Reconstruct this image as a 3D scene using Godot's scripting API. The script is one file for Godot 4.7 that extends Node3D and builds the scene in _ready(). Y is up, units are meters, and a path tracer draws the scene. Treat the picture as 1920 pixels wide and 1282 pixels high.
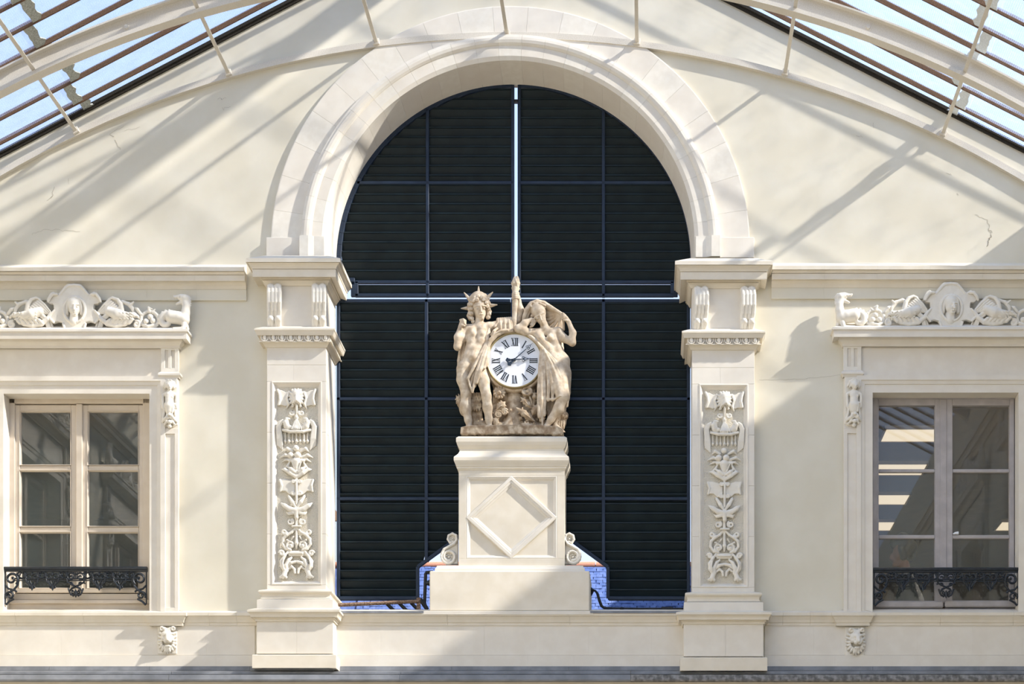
extends Node3D
# The end wall of a glass-roofed arcade: a round-headed opening closed by dark louvred shutters, a carved clock group
# on a pedestal before it, two carved pilasters, two windows, an iron and glass roof.
# x right, y up, z towards the viewer; the plastered face of the end wall is z = 0; one photograph pixel is S metres on it.
const S := 0.005
const EYE := Vector3(1.275, 1.61, 16.0)
const VX := 1215.0
const VY := 1800.0
var M := {}
var names := {}
var shared := {}


# a measured place on the facade, at its own distance from the wall
func P(px, py, z = 0.0) -> Vector3:
	var k = (16.0 - z) / 16.0
	return Vector3(EYE.x + (px - VX) * S * k, EYE.y + (VY - py) * S * k, z)


func X(px, z = 0.0) -> float:
	return P(px, 0, z).x


func Y(py, z = 0.0) -> float:
	return P(0, py, z).y


# ---------------------------------------------------------------- mesh building
class MB:
	var v := PackedVector3Array()
	var n := PackedVector3Array()

	func tri(a: Vector3, b: Vector3, c: Vector3):      # counter-clockwise seen from outside, flat
		var m = (b - a).cross(c - a).normalized()
		v.append_array(PackedVector3Array([a, c, b]))
		n.append_array(PackedVector3Array([m, m, m]))

	func stri(a, b, c, na, nb, nc):                     # smooth
		v.append_array(PackedVector3Array([a, c, b]))
		n.append_array(PackedVector3Array([na, nc, nb]))

	func quad(a: Vector3, b: Vector3, c: Vector3, d: Vector3):
		tri(a, b, c)
		tri(a, c, d)

	func squad(a, b, c, d, na, nb, nc, nd):
		stri(a, b, c, na, nb, nc)
		stri(a, c, d, na, nc, nd)

	func oquad(a: Vector3, b: Vector3, c: Vector3, d: Vector3, mid: Vector3):
		if (b - a).cross(c - a).dot((a + c) * 0.5 - mid) < 0.0:
			quad(a, d, c, b)
		else:
			quad(a, b, c, d)

	func otri(a: Vector3, b: Vector3, c: Vector3, mid: Vector3):
		if (b - a).cross(c - a).dot(a - mid) < 0.0:
			tri(a, c, b)
		else:
			tri(a, b, c)

	# a box with chamfered edges
	func box(lo: Vector3, hi: Vector3, b := 0.0, t := Transform3D.IDENTITY):
		var m = (lo + hi) * 0.5
		var h = (hi - lo).abs() * 0.5
		b = minf(b, minf(h.x, minf(h.y, h.z)) * 0.9)
		var q = func(ax, sx, sy, sz):
			var s = Vector3(h.x - (0.0 if ax == 0 else b), h.y - (0.0 if ax == 1 else b), h.z - (0.0 if ax == 2 else b))
			return t * (m + Vector3(sx * s.x, sy * s.y, sz * s.z))
		var tm = t * m
		for s in [-1, 1]:
			oquad(q.call(0, s, -1, -1), q.call(0, s, 1, -1), q.call(0, s, 1, 1), q.call(0, s, -1, 1), tm)
			oquad(q.call(1, -1, s, -1), q.call(1, 1, s, -1), q.call(1, 1, s, 1), q.call(1, -1, s, 1), tm)
			oquad(q.call(2, -1, -1, s), q.call(2, 1, -1, s), q.call(2, 1, 1, s), q.call(2, -1, 1, s), tm)
			if b > 0.0:
				for r in [-1, 1]:
					oquad(q.call(0, s, r, -1), q.call(0, s, r, 1), q.call(1, s, r, 1), q.call(1, s, r, -1), tm)
					oquad(q.call(1, -1, s, r), q.call(1, 1, s, r), q.call(2, 1, s, r), q.call(2, -1, s, r), tm)
					oquad(q.call(0, s, -1, r), q.call(0, s, 1, r), q.call(2, s, 1, r), q.call(2, s, -1, r), tm)
					for e in [-1, 1]:
						otri(q.call(0, s, r, e), q.call(1, s, r, e), q.call(2, s, r, e), tm)

	# a flat outline given thickness from z0 (back) to z1 (front)
	func slab(pts: Array, z0: float, z1: float, t := Transform3D.IDENTITY, back := true):
		var p = PackedVector2Array(pts)
		if Geometry2D.is_polygon_clockwise(p):
			p.reverse()
		var ids = Geometry2D.triangulate_polygon(p)
		for i in range(0, ids.size(), 3):
			var a = p[ids[i]]
			var b = p[ids[i + 1]]
			var c = p[ids[i + 2]]
			if (b - a).cross(c - a) < 0:
				var s = b
				b = c
				c = s
			tri(t * Vector3(a.x, a.y, z1), t * Vector3(b.x, b.y, z1), t * Vector3(c.x, c.y, z1))
			if back:
				tri(t * Vector3(a.x, a.y, z0), t * Vector3(c.x, c.y, z0), t * Vector3(b.x, b.y, z0))
		for i in p.size():
			var a = p[i]
			var b = p[(i + 1) % p.size()]
			quad(t * Vector3(a.x, a.y, z0), t * Vector3(b.x, b.y, z0), t * Vector3(b.x, b.y, z1), t * Vector3(a.x, a.y, z1))

	# a moulding: profile points (out, height) carried along a path with mitred corners.
	# plan: path is (x, z), height is y.  otherwise path is (x, y) on the wall and height is z.
	func mould(path: Array, prof: Array, plan := true, closed := false, caps := true):
		var np = path.size()
		var rows = []
		for i in np:
			var d1 = Vector2.ZERO
			var d2 = Vector2.ZERO
			if i > 0 or closed:
				d1 = (path[i] - path[(i + np - 1) % np]).normalized()
			if i < np - 1 or closed:
				d2 = (path[(i + 1) % np] - path[i]).normalized()
			if d1 == Vector2.ZERO:
				d1 = d2
			if d2 == Vector2.ZERO:
				d2 = d1
			var n1 = Vector2(-d1.y, d1.x)
			var n2 = Vector2(-d2.y, d2.x)
			var m = (n1 + n2) / maxf(1.0 + n1.dot(n2), 0.15)
			var row = PackedVector3Array()
			for q in prof:
				var w = path[i] + m * q.x
				row.append(Vector3(w.x, q.y, w.y) if plan else Vector3(w.x, w.y, q.y))
			rows.append(row)
		for i in (np if closed else np - 1):
			var r = rows[i]
			var s = rows[(i + 1) % np]
			for j in prof.size() - 1:
				if plan:
					quad(r[j], s[j], s[j + 1], r[j + 1])
				else:
					quad(r[j], r[j + 1], s[j + 1], s[j])
		if caps and not closed:
			var ids = Geometry2D.triangulate_polygon(PackedVector2Array(prof))
			for e in [0, np - 1]:
				for i in range(0, ids.size(), 3):
					var a = rows[e][ids[i]]
					var b = rows[e][ids[i + 1]]
					var c = rows[e][ids[i + 2]]
					var side = rows[0][0] - rows[1][0] if e == 0 else rows[np - 1][0] - rows[np - 2][0]
					otri(a, b, c, a - side)

	# a piece of arch: profile (radius, z) turned about c from angle a0 to a1 (degrees)
	func arc(c: Vector2, prof: Array, a0: float, a1: float, n: int):
		for i in n:
			var t0 = deg_to_rad(lerpf(a0, a1, float(i) / n))
			var t1 = deg_to_rad(lerpf(a0, a1, float(i + 1) / n))
			for j in prof.size():
				var p = prof[j]
				var q = prof[(j + 1) % prof.size()]
				quad(at(c, p, t0), at(c, p, t1), at(c, q, t1), at(c, q, t0))
		var ids = Geometry2D.triangulate_polygon(PackedVector2Array(prof))
		for e in [a0, a1]:
			var t = deg_to_rad(e)
			var mid = at(c, prof[0], deg_to_rad((a0 + a1) * 0.5))
			for i in range(0, ids.size(), 3):
				otri(at(c, prof[ids[i]], t), at(c, prof[ids[i + 1]], t), at(c, prof[ids[i + 2]], t), mid)

	func at(c, p, t) -> Vector3:
		return Vector3(c.x + cos(t) * p.x, c.y + sin(t) * p.x, p.y)

	# a round bar along points; radii one per point
	func tube(pts: Array, rad, sides := 8, flat := 1.0):
		var k = pts.size()
		var rings = []
		var norms = []
		var up = Vector3(0, 0, 1)
		for i in k:
			var d = (pts[mini(i + 1, k - 1)] - pts[maxi(i - 1, 0)]).normalized()
			var a = up.cross(d)
			if a.length() < 0.05:
				a = Vector3(1, 0, 0.01).cross(d)
			a = a.normalized()
			var b = d.cross(a).normalized()
			var r = rad[i] if rad is Array else rad
			var ring = PackedVector3Array()
			var nn = PackedVector3Array()
			for j in sides:
				var t = TAU * j / sides
				var o = a * cos(t) + b * sin(t) * flat
				ring.append(pts[i] + o * r)
				nn.append((a * cos(t) * flat + b * sin(t)).normalized())
			rings.append(ring)
			norms.append(nn)
		for i in k - 1:
			for j in sides:
				var l = (j + 1) % sides
				squad(rings[i][j], rings[i][l], rings[i + 1][l], rings[i + 1][j], norms[i][j], norms[i][l], norms[i + 1][l], norms[i + 1][j])
		for e in [0, k - 1]:
			for j in range(1, sides - 1):
				if e == 0:
					tri(rings[e][0], rings[e][j + 1], rings[e][j])
				else:
					tri(rings[e][0], rings[e][j], rings[e][j + 1])

	# profile (radius, along) turned about the axis t.y
	func lathe(prof: Array, sides := 24, t := Transform3D.IDENTITY):
		for i in prof.size() - 1:
			var p = prof[i]
			var q = prof[i + 1]
			var e = (q - p).normalized()
			for j in sides:
				var a0 = TAU * j / sides
				var a1 = TAU * (j + 1) / sides
				var f = func(r, a): return t * Vector3(cos(a) * r.x, r.y, -sin(a) * r.x)
				var m = func(a): return (t.basis * Vector3(cos(a) * e.y, -e.x, -sin(a) * e.y)).normalized()
				squad(f.call(p, a0), f.call(p, a1), f.call(q, a1), f.call(q, a0), m.call(a0), m.call(a1), m.call(a1), m.call(a0))

	func mesh() -> ArrayMesh:
		var a = []
		a.resize(Mesh.ARRAY_MAX)
		a[Mesh.ARRAY_VERTEX] = v
		a[Mesh.ARRAY_NORMAL] = n
		var m = ArrayMesh.new()
		if v.size():
			m.add_surface_from_arrays(Mesh.PRIMITIVE_TRIANGLES, a)
		return m


# ---------------------------------------------------------------- carving
# A lump of stone or a body: tapered limbs joined by a smooth minimum on a grid and skinned as surface nets.
# Places are given in photograph pixels (x, y) and pixels of depth before z0; the finished mesh is relative to the anchor.
class Clay:
	var own
	var z0 := 0.0
	var anchor := Vector3.ZERO
	var k := 2.0
	var fz := 1.0
	var prims := []
	var sides := [1, -1]

	func _init(scene, ax, ay, depth, blend := 2.0):
		own = scene
		z0 = depth
		k = blend
		anchor = scene.P(ax, ay, depth)

	func w(p) -> Vector3:
		return own.P(p[0], p[1], z0 + p[2] * 0.005) - anchor

	# each point is [x, y, z, radius]
	func chain(pts: Array, cut := false, kk := -1.0):
		var b = k if kk < 0 else kk
		for i in maxi(1, pts.size() - 1):
			var q = pts[mini(i + 1, pts.size() - 1)]
			prims.append([w(pts[i]), pts[i][3] * 0.005, w(q), q[3] * 0.005, cut, b * 0.005, fz, null])

	func both(cx, pts: Array, cut := false, kk := -1.0):     # with its mirror image about x = cx; points count x from cx
		for s in sides:
			var o = []
			for p in pts:
				o.append([cx + p[0] * s, p[1], p[2], p[3]])
			chain(o, cut, kk)

	func ball(x, y, z, r, cut := false, kk := -1.0):
		chain([[x, y, z, r]], cut, kk)

	func spiral(cx, cy, z, r0, r1, turns, start, thick, side := 1.0, n := 14):
		var o = []
		for i in n + 1:
			var t = float(i) / n
			var a = deg_to_rad(start) + side * TAU * turns * t
			var r = lerpf(r0, r1, t)
			o.append([cx + cos(a) * r, cy - sin(a) * r, z, thick * lerpf(1.0, 0.75, t)])
		chain(o)

	func both_spiral(mid, dx, cy, z, r0, r1, turns, start, thick):
		spiral(mid + dx, cy, z, r0, r1, turns, start, thick, 1.0)
		spiral(mid - dx, cy, z, r0, r1, turns, 180.0 - start, thick, -1.0)

	func plate(pts: Array, za, zb, kk := 1.0):                # a flat outline of pixels between two depths
		var o = PackedVector2Array()
		for p in pts:
			var q = w([p[0], p[1], (za + zb) * 0.5])
			o.append(Vector2(q.x, q.y))
		prims.append([Vector3(0, 0, za * 0.005), 0.0, Vector3(0, 0, zb * 0.005), 0.0, false, kk * 0.005, 1.0, o])

	func mesh(cell := 0.005) -> ArrayMesh:
		var lo = Vector3.INF
		var hi = -Vector3.INF
		for p in prims:
			if p[4]:
				continue
			if p[7] != null:
				for q in p[7]:
					lo = lo.min(Vector3(q.x, q.y, p[0].z))
					hi = hi.max(Vector3(q.x, q.y, p[2].z))
				continue
			lo = lo.min(p[0] - Vector3.ONE * p[1]).min(p[2] - Vector3.ONE * p[3])
			hi = hi.max(p[0] + Vector3.ONE * p[1]).max(p[2] + Vector3.ONE * p[3])
		lo -= Vector3.ONE * cell * 3.0
		hi += Vector3.ONE * cell * 3.0
		var nx = int((hi.x - lo.x) / cell) + 2
		var ny = int((hi.y - lo.y) / cell) + 2
		var nz = int((hi.z - lo.z) / cell) + 2
		var g = PackedFloat32Array()
		g.resize(nx * ny * nz)
		g.fill(1000.0)
		for p in prims:
			_splat(g, nx, ny, nz, lo, cell, p)
		return _skin(g, nx, ny, nz, lo, cell)

	func _splat(g: PackedFloat32Array, nx: int, ny: int, nz: int, lo: Vector3, cell: float, p: Array):
		var a: Vector3 = p[0]
		var b: Vector3 = p[2]
		var ra: float = p[1]
		var rb: float = p[3]
		var kk: float = p[5]
		var f: float = p[6]
		var cut: bool = p[4]
		var poly = p[7]
		var m = kk + cell * 2.5
		var l = (a - Vector3.ONE * ra).min(b - Vector3.ONE * rb)
		var h = (a + Vector3.ONE * ra).max(b + Vector3.ONE * rb)
		if poly != null:
			for q in poly:
				l = l.min(Vector3(q.x, q.y, a.z))
				h = h.max(Vector3(q.x, q.y, b.z))
		var x0 = clampi(int((l.x - m - lo.x) / cell), 0, nx - 1)
		var x1 = clampi(int((h.x + m - lo.x) / cell) + 1, 0, nx - 1)
		var y0 = clampi(int((l.y - m - lo.y) / cell), 0, ny - 1)
		var y1 = clampi(int((h.y + m - lo.y) / cell) + 1, 0, ny - 1)
		var z0_ = clampi(int((l.z - m - lo.z) / cell), 0, nz - 1)
		var z1_ = clampi(int((h.z + m - lo.z) / cell) + 1, 0, nz - 1)
		var bx = b.x - a.x
		var by = b.y - a.y
		var bz = (b.z - a.z) * f
		var len2 = maxf(bx * bx + by * by + bz * bz, 1e-12)
		var zm = (a.z + b.z) * 0.5
		var zh = absf(b.z - a.z) * 0.5
		for yi in range(y0, y1 + 1):
			var py = lo.y + yi * cell - a.y
			for xi in range(x0, x1 + 1):
				var px = lo.x + xi * cell - a.x
				var flat = 0.0
				if poly != null:
					flat = _poly(Vector2(px + a.x, py + a.y), poly)
					if flat > m:
						continue
				var pxy = px * bx + py * by
				var i = (yi * nx + xi) * nz + z0_
				for zi in range(z0_, z1_ + 1):
					var d: float
					if poly != null:
						d = maxf(flat, absf(lo.z + zi * cell - zm) - zh)
					else:
						var pz = (lo.z + zi * cell - a.z) * f
						var t = clampf((pxy + pz * bz) / len2, 0.0, 1.0)
						var ex = px - bx * t
						var ey = py - by * t
						var ez = pz - bz * t
						d = sqrt(ex * ex + ey * ey + ez * ez) - (ra + (rb - ra) * t)
					var o = g[i]
					if cut:
						if -d > o:
							g[i] = -d
					elif o > 900.0:
						g[i] = d
					else:
						var e = kk - absf(o - d)
						g[i] = minf(o, d) - (e * e * 0.25 / kk if e > 0.0 else 0.0)
					i += 1

	func _poly(p: Vector2, o: PackedVector2Array) -> float:
		var d = 1e9
		var s = 1.0
		var j = o.size() - 1
		for i in o.size():
			var e = o[j] - o[i]
			var q = p - o[i]
			d = minf(d, (q - e * clampf(q.dot(e) / e.length_squared(), 0.0, 1.0)).length_squared())
			var c1 = p.y >= o[i].y
			var c2 = p.y < o[j].y
			var c3 = e.x * q.y > e.y * q.x
			if (c1 and c2 and c3) or not (c1 or c2 or c3):
				s = -s
			j = i
		return s * sqrt(d)

	func _skin(g: PackedFloat32Array, nx: int, ny: int, nz: int, lo: Vector3, cell: float) -> ArrayMesh:
		var id = PackedInt32Array()
		id.resize(g.size())
		id.fill(-1)
		var v = PackedVector3Array()
		var cells = PackedInt32Array()
		var sy = nx * nz
		var off = PackedInt32Array([0, nz, sy, sy + nz, 1, nz + 1, sy + 1, sy + nz + 1])
		var corner = [Vector3(0, 0, 0), Vector3(1, 0, 0), Vector3(0, 1, 0), Vector3(1, 1, 0), Vector3(0, 0, 1), Vector3(1, 0, 1), Vector3(0, 1, 1), Vector3(1, 1, 1)]
		var edges = PackedInt32Array([0, 1, 2, 3, 4, 5, 6, 7, 0, 2, 1, 3, 4, 6, 5, 7, 0, 4, 1, 5, 2, 6, 3, 7])
		var near = cell * 3.5
		for y in ny - 1:
			for x in nx - 1:
				var i = (y * nx + x) * nz
				for z in nz - 1:
					if absf(g[i]) < near:
						var mask = 0
						for c in 8:
							if g[i + off[c]] < 0.0:
								mask |= 1 << c
						if mask != 0 and mask != 255:
							var s = Vector3.ZERO
							var cnt = 0
							for e in 12:
								var a = edges[e * 2]
								var b = edges[e * 2 + 1]
								if ((mask >> a) & 1) != ((mask >> b) & 1):
									var ga = g[i + off[a]]
									var gb = minf(g[i + off[b]], 10.0)
									s += corner[a].lerp(corner[b], clampf(ga / (ga - gb), 0.05, 0.95))
									cnt += 1
							id[i] = v.size()
							v.append(lo + (Vector3(x, y, z) + s / cnt) * cell)
							cells.append(i)
					i += 1
		var ix = PackedInt32Array()
		var nrm = PackedVector3Array()
		nrm.resize(v.size())
		var axes = [[nz, sy, 1], [sy, 1, nz], [1, nz, sy]]
		for i in cells:
			var ins = g[i] < 0.0
			for ax in axes:
				if (g[i + ax[0]] < 0.0) == ins or i < ax[1] + ax[2]:
					continue
				var q0 = id[i]
				var q1 = id[i - ax[1]]
				var q2 = id[i - ax[1] - ax[2]]
				var q3 = id[i - ax[2]]
				if q0 < 0 or q1 < 0 or q2 < 0 or q3 < 0:
					continue
				if ins:
					var sw = q1
					q1 = q3
					q3 = sw
				ix.append_array(PackedInt32Array([q0, q1, q2, q0, q2, q3]))
				var f = (v[q2] - v[q0]).cross(v[q1] - v[q3])
				nrm[q0] += f
				nrm[q1] += f
				nrm[q2] += f
				nrm[q3] += f
		for i in nrm.size():
			nrm[i] = nrm[i].normalized()
		var arr = []
		arr.resize(Mesh.ARRAY_MAX)
		arr[Mesh.ARRAY_VERTEX] = v
		arr[Mesh.ARRAY_NORMAL] = nrm
		arr[Mesh.ARRAY_INDEX] = ix
		var am = ArrayMesh.new()
		if ix.size():
			am.add_surface_from_arrays(Mesh.PRIMITIVE_TRIANGLES, arr)
		return am


# ---------------------------------------------------------------- nodes
func numbered(nm: String) -> String:
	names[nm] = names.get(nm, -1) + 1
	return nm if names[nm] == 0 else "%s_%03d" % [nm, names[nm]]


func tag(o, label: String, cat: String, group := "", kind := ""):
	o.set_meta("label", label)
	o.set_meta("category", cat)
	if group:
		o.set_meta("group", group)
	if kind:
		o.set_meta("kind", kind)
	return o


func thing(nm: String, label: String, cat: String, at := Vector3.ZERO, group := "", kind := "") -> Node3D:
	var o = Node3D.new()
	o.name = numbered(nm)
	add_child(o)
	o.position = at
	return tag(o, label, cat, group, kind)


# a part: meshes are in scene places unless at is given; the parent may be a thing or a part of one
func part(nm: String, m, mat: Material, parent: Node3D, at = null) -> MeshInstance3D:
	var o = MeshInstance3D.new()
	var kin = parent.get_meta("kin", {})
	var k = kin.get(nm, -1) + 1
	kin[nm] = k
	parent.set_meta("kin", kin)
	o.name = nm if k == 0 else "%s_%03d" % [nm, k]
	o.mesh = m.mesh() if m is MB else m
	o.material_override = mat
	parent.add_child(o, true)
	var org = parent.position if parent.get_parent() == self else parent.position + parent.get_parent().position
	o.position = (Vector3.ZERO if at == null else at) - org
	return o


func bare(nm: String, m, mat: Material, label: String, cat: String, group := "", kind := "") -> MeshInstance3D:
	var o = MeshInstance3D.new()
	o.name = numbered(nm)
	o.mesh = m.mesh() if m is MB else m
	o.material_override = mat
	add_child(o)
	tag(o, label, cat, group, kind)
	return o


func copy(o: Node3D, at: Vector3, label: String) -> Node3D:
	var c = o.duplicate()
	c.name = numbered(str(o.name).rstrip("0123456789").trim_suffix("_"))
	add_child(c)
	c.position = at
	c.set_meta("label", label)
	return c


# ---------------------------------------------------------------- materials
func noise(sd: int, freq: float, oct: int, stops: Array, size := 512) -> NoiseTexture2D:
	var f = FastNoiseLite.new()
	f.seed = sd
	f.frequency = freq
	f.fractal_octaves = oct
	f.noise_type = FastNoiseLite.TYPE_SIMPLEX_SMOOTH
	var t = NoiseTexture2D.new()
	t.width = size
	t.height = size
	t.seamless = true
	t.noise = f
	if stops.size():
		var g = Gradient.new()
		var off = PackedFloat32Array()
		var col = PackedColorArray()
		for i in stops.size():
			off.append(stops[i][0])
			col.append(stops[i][1])
		g.offsets = off
		g.colors = col
		t.color_ramp = g
	return t


func c8(r, g, b) -> Color:
	return Color(r / 255.0, g / 255.0, b / 255.0)


func surf(nm: String, dark: Color, light: Color, rough: float, freq := 0.012, scale := 1.0, bump := 0.0, bfreq := 0.05, spec := 0.4) -> StandardMaterial3D:
	var m = StandardMaterial3D.new()
	m.resource_name = nm
	m.albedo_texture = noise(nm.hash() % 1000, freq, 5, [[0.25, dark], [0.75, light]])
	m.roughness = rough
	m.metallic_specular = spec
	m.uv1_triplanar = true
	m.uv1_world_triplanar = true
	m.uv1_scale = Vector3.ONE * scale
	if bump > 0.0:
		m.heightmap_enabled = true
		m.heightmap_texture = noise(nm.hash() % 777 + 5, bfreq, 4, [])
		m.heightmap_scale = bump
	M[nm] = m
	return m


func plain(nm: String, c: Color, rough: float, metal := 0.0, spec := 0.5) -> StandardMaterial3D:
	var m = StandardMaterial3D.new()
	m.resource_name = nm
	m.albedo_color = c
	m.roughness = rough
	m.metallic = metal
	m.metallic_specular = spec
	M[nm] = m
	return m


# a chamfered block whose front face shows at the measured pixels
func blk(mb: MB, x0, y0, x1, y1, za: float, zb: float, b := 0.003):
	mb.box(Vector3(X(x0, zb), Y(y1, zb), za), Vector3(X(x1, zb), Y(y0, zb), zb), b)


# profile points [out, measured y]; each height is taken at its own distance
func prof(list: Array, base: float) -> Array:
	var o = []
	for q in list:
		o.append(Vector2(q[0], Y(q[1], base + q[0])))
	return o


func _ready():
	# --- camera: level, with a shifted lens (the wall stays square to the picture)
	var cam = Camera3D.new()
	cam.name = "camera"
	cam.position = EYE
	cam.projection = Camera3D.PROJECTION_FRUSTUM
	cam.keep_aspect = Camera3D.KEEP_HEIGHT
	cam.near = 0.1
	cam.far = 300.0
	cam.size = 1282.0 * S * 0.1 / 16.0
	cam.frustum_offset = Vector2((960.0 - VX) * S, (VY - 641.0) * S) * 0.1 / 16.0
	add_child(cam)
	cam.current = true
	# --- sky, sun, exposure
	var env = Environment.new()
	env.background_mode = Environment.BG_SKY
	var sm = ProceduralSkyMaterial.new()
	sm.sky_top_color = Color(0.68, 0.81, 1.0)
	sm.sky_horizon_color = Color(0.935, 0.955, 1.0)
	sm.sky_curve = 0.25
	sm.ground_bottom_color = Color(0.45, 0.43, 0.4)
	sm.ground_horizon_color = Color(0.6, 0.6, 0.6)
	sm.sky_energy_multiplier = 1.2
	var sky = Sky.new()
	sky.sky_material = sm
	env.sky = sky
	env.tonemap_mode = Environment.TONE_MAPPER_LINEAR
	env.tonemap_exposure = 0.89
	env.sdfgi_enabled = true
	env.ssao_enabled = true
	env.ssil_enabled = true
	var we = WorldEnvironment.new()
	we.name = "environment"
	we.environment = env
	add_child(we)
	var sun = DirectionalLight3D.new()
	sun.name = "sun"
	sun.light_color = Color(1.0, 0.98, 0.945)
	sun.light_energy = 3.3
	sun.light_angular_distance = 1.3
	sun.shadow_enabled = true
	sun.sky_mode = DirectionalLight3D.SKY_MODE_LIGHT_ONLY
	add_child(sun)
	sun.look_at_from_position(Vector3(3.5, 2.55, 1.05), Vector3.ZERO)
	materials()
	# --- the large structure first, then the things, small details last
	walls()
	roof()
	entablature()
	archway()
	shutters()
	outside()
	pilaster_pair()
	pedestal()
	window_bay(false)
	window_bay(true)
	rooms()
	side_walls()
	statue_group()
	clock()
	little_things()


func materials():
	surf("plaster", c8(221, 214, 196), c8(227, 221, 205), 0.92, 0.006, 0.5, 0.0, 0.06, 0.25)
	surf("stone", c8(229, 221, 208), c8(234, 227, 215), 0.9, 0.012, 0.7, 0.0, 0.09, 0.3)
	surf("stone_warm", c8(226, 216, 198), c8(232, 223, 207), 0.9, 0.012, 0.7, 0.0, 0.09, 0.3)
	surf("carved", c8(232, 225, 212), c8(237, 231, 219), 0.85, 0.02, 1.0, 0.0, 0.1, 0.3)
	surf("pecked", c8(230, 221, 203), c8(237, 230, 215), 0.92, 0.05, 4.0, 0.7, 0.05, 0.3)
	surf("marble", c8(192, 171, 145), c8(228, 214, 193), 0.7, 0.016, 1.6, 0.0, 0.09, 0.35)
	surf("rock", c8(150, 127, 102), c8(212, 195, 170), 0.85, 0.012, 1.8, 0.15, 0.08, 0.3)
	surf("shutter", c8(19, 31, 37), c8(25, 39, 45), 0.42, 0.01, 1.0, 0.0, 0.05, 0.35)
	surf("shutter_frame", c8(32, 45, 64), c8(38, 52, 72), 0.5, 0.01, 1.0, 0.0, 0.05, 0.4)
	surf("cast_iron", c8(24, 30, 38), c8(36, 44, 54), 0.38, 0.02, 2.0, 0.0, 0.05, 0.5)
	surf("joinery", c8(216, 202, 184), c8(221, 208, 191), 0.55, 0.01, 1.0, 0.0, 0.05, 0.4)
	surf("old_joinery", c8(172, 166, 165), c8(184, 178, 177), 0.65, 0.01, 1.0, 0.0, 0.06, 0.35)
	surf("zinc", c8(120, 122, 126), c8(140, 142, 147), 0.5, 0.01, 1.0, 0.0, 0.06, 0.4)
	surf("old_zinc", c8(88, 86, 84), c8(150, 148, 146), 0.7, 0.02, 1.5, 0.0, 0.06, 0.3)
	surf("white_paint", c8(208, 200, 186), c8(224, 217, 205), 0.7, 0.05, 4.0, 0.0, 0.1, 0.35)
	surf("rusty_wood", c8(92, 70, 54), c8(124, 98, 78), 0.85, 0.04, 4.0, 0.0, 0.08, 0.3)
	surf("dark_timber", c8(42, 40, 36), c8(68, 62, 54), 0.9, 0.04, 4.0, 0.0, 0.08, 0.25)
	surf("rust", c8(110, 84, 66), c8(168, 146, 128), 0.85, 0.03, 3.0, 0.0, 0.08, 0.3)
	surf("lichen", c8(146, 148, 138), c8(192, 194, 188), 0.95, 0.03, 3.0, 0.0, 0.08, 0.2)
	surf("lime_bloom", c8(206, 212, 214), c8(228, 233, 236), 0.8, 0.03, 3.0)
	surf("slate", c8(80, 104, 164), c8(116, 136, 190), 0.6, 0.02, 1.0, 0.0, 0.05, 0.5)
	surf("ridge_tile", c8(216, 150, 124), c8(228, 170, 144), 0.85, 0.05, 2.0)
	surf("room_paint", c8(118, 94, 70), c8(126, 101, 77), 0.9, 0.01, 1.0)
	surf("room_ceiling", c8(112, 88, 68), c8(120, 96, 74), 0.9, 0.01, 1.0)
	surf("paving", c8(178, 160, 134), c8(196, 178, 152), 0.7, 0.02, 1.0)
	plain("black_cable", c8(20, 22, 24), 0.5)
	plain("dial", c8(238, 241, 247), 0.25)
	plain("ink", c8(22, 26, 34), 0.45)
	plain("hand_steel", c8(58, 68, 80), 0.4, 0.6)
	plain("brass", c8(168, 152, 112), 0.45, 0.5)
	plain("dirt", c8(128, 115, 94), 0.95)
	plain("skin", c8(158, 110, 88), 0.6)
	plain("grey_hair", c8(40, 36, 34), 0.8)
	surf("dark_cloth", c8(30, 29, 28), c8(66, 63, 59), 0.95, 0.12, 6.0)
	var g = plain("pane_glass", Color(0.8, 0.86, 0.84, 0.05), 0.0)
	g.transparency = BaseMaterial3D.TRANSPARENCY_ALPHA
	g.metallic_specular = 0.5
	var e = plain("lamp_panel", Color(1, 0.97, 0.9), 0.6)
	e.emission_enabled = true
	e.emission = Color(1.0, 0.93, 0.8)
	e.emission_energy_multiplier = 0.95
	# reeded roof glass: fine ribs of white bloom on clear glass
	var im = Image.create(512, 512, false, Image.FORMAT_RGBA8)
	var fn = FastNoiseLite.new()
	fn.seed = 11
	fn.frequency = 0.008
	for x in 512:
		var s = 0.5 + 0.5 * sin(TAU * x / 8.0)
		for y in 512:
			var d = clampf(0.5 + 0.9 * fn.get_noise_2d(x, y * 2.0), 0.0, 1.0)
			im.set_pixel(x, y, Color(0.88, 0.91, 1.0, 0.14 + 0.26 * s * s + 0.3 * d * d))
	var rg = plain("reeded_glass", Color(1, 1, 1, 1), 0.3)
	rg.albedo_texture = ImageTexture.create_from_image(im)
	rg.transparency = BaseMaterial3D.TRANSPARENCY_ALPHA
	rg.uv1_triplanar = true
	rg.uv1_world_triplanar = true
	rg.uv1_scale = Vector3(0.95, 0.95, 0.95)
	rg.backlight_enabled = true
	rg.backlight = Color(0.85, 0.92, 1.0)


# ---------------------------------------------------------------- the shell of the arcade
const XL := -95.0
const XR := 2035.0


func rake(x) -> float:                       # the measured slope of the roof on the end wall
	return -208.0 + (953.0 - x) * 0.5226 if x < 953.0 else -208.0 + (x - 953.0) * 0.5057


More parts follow.
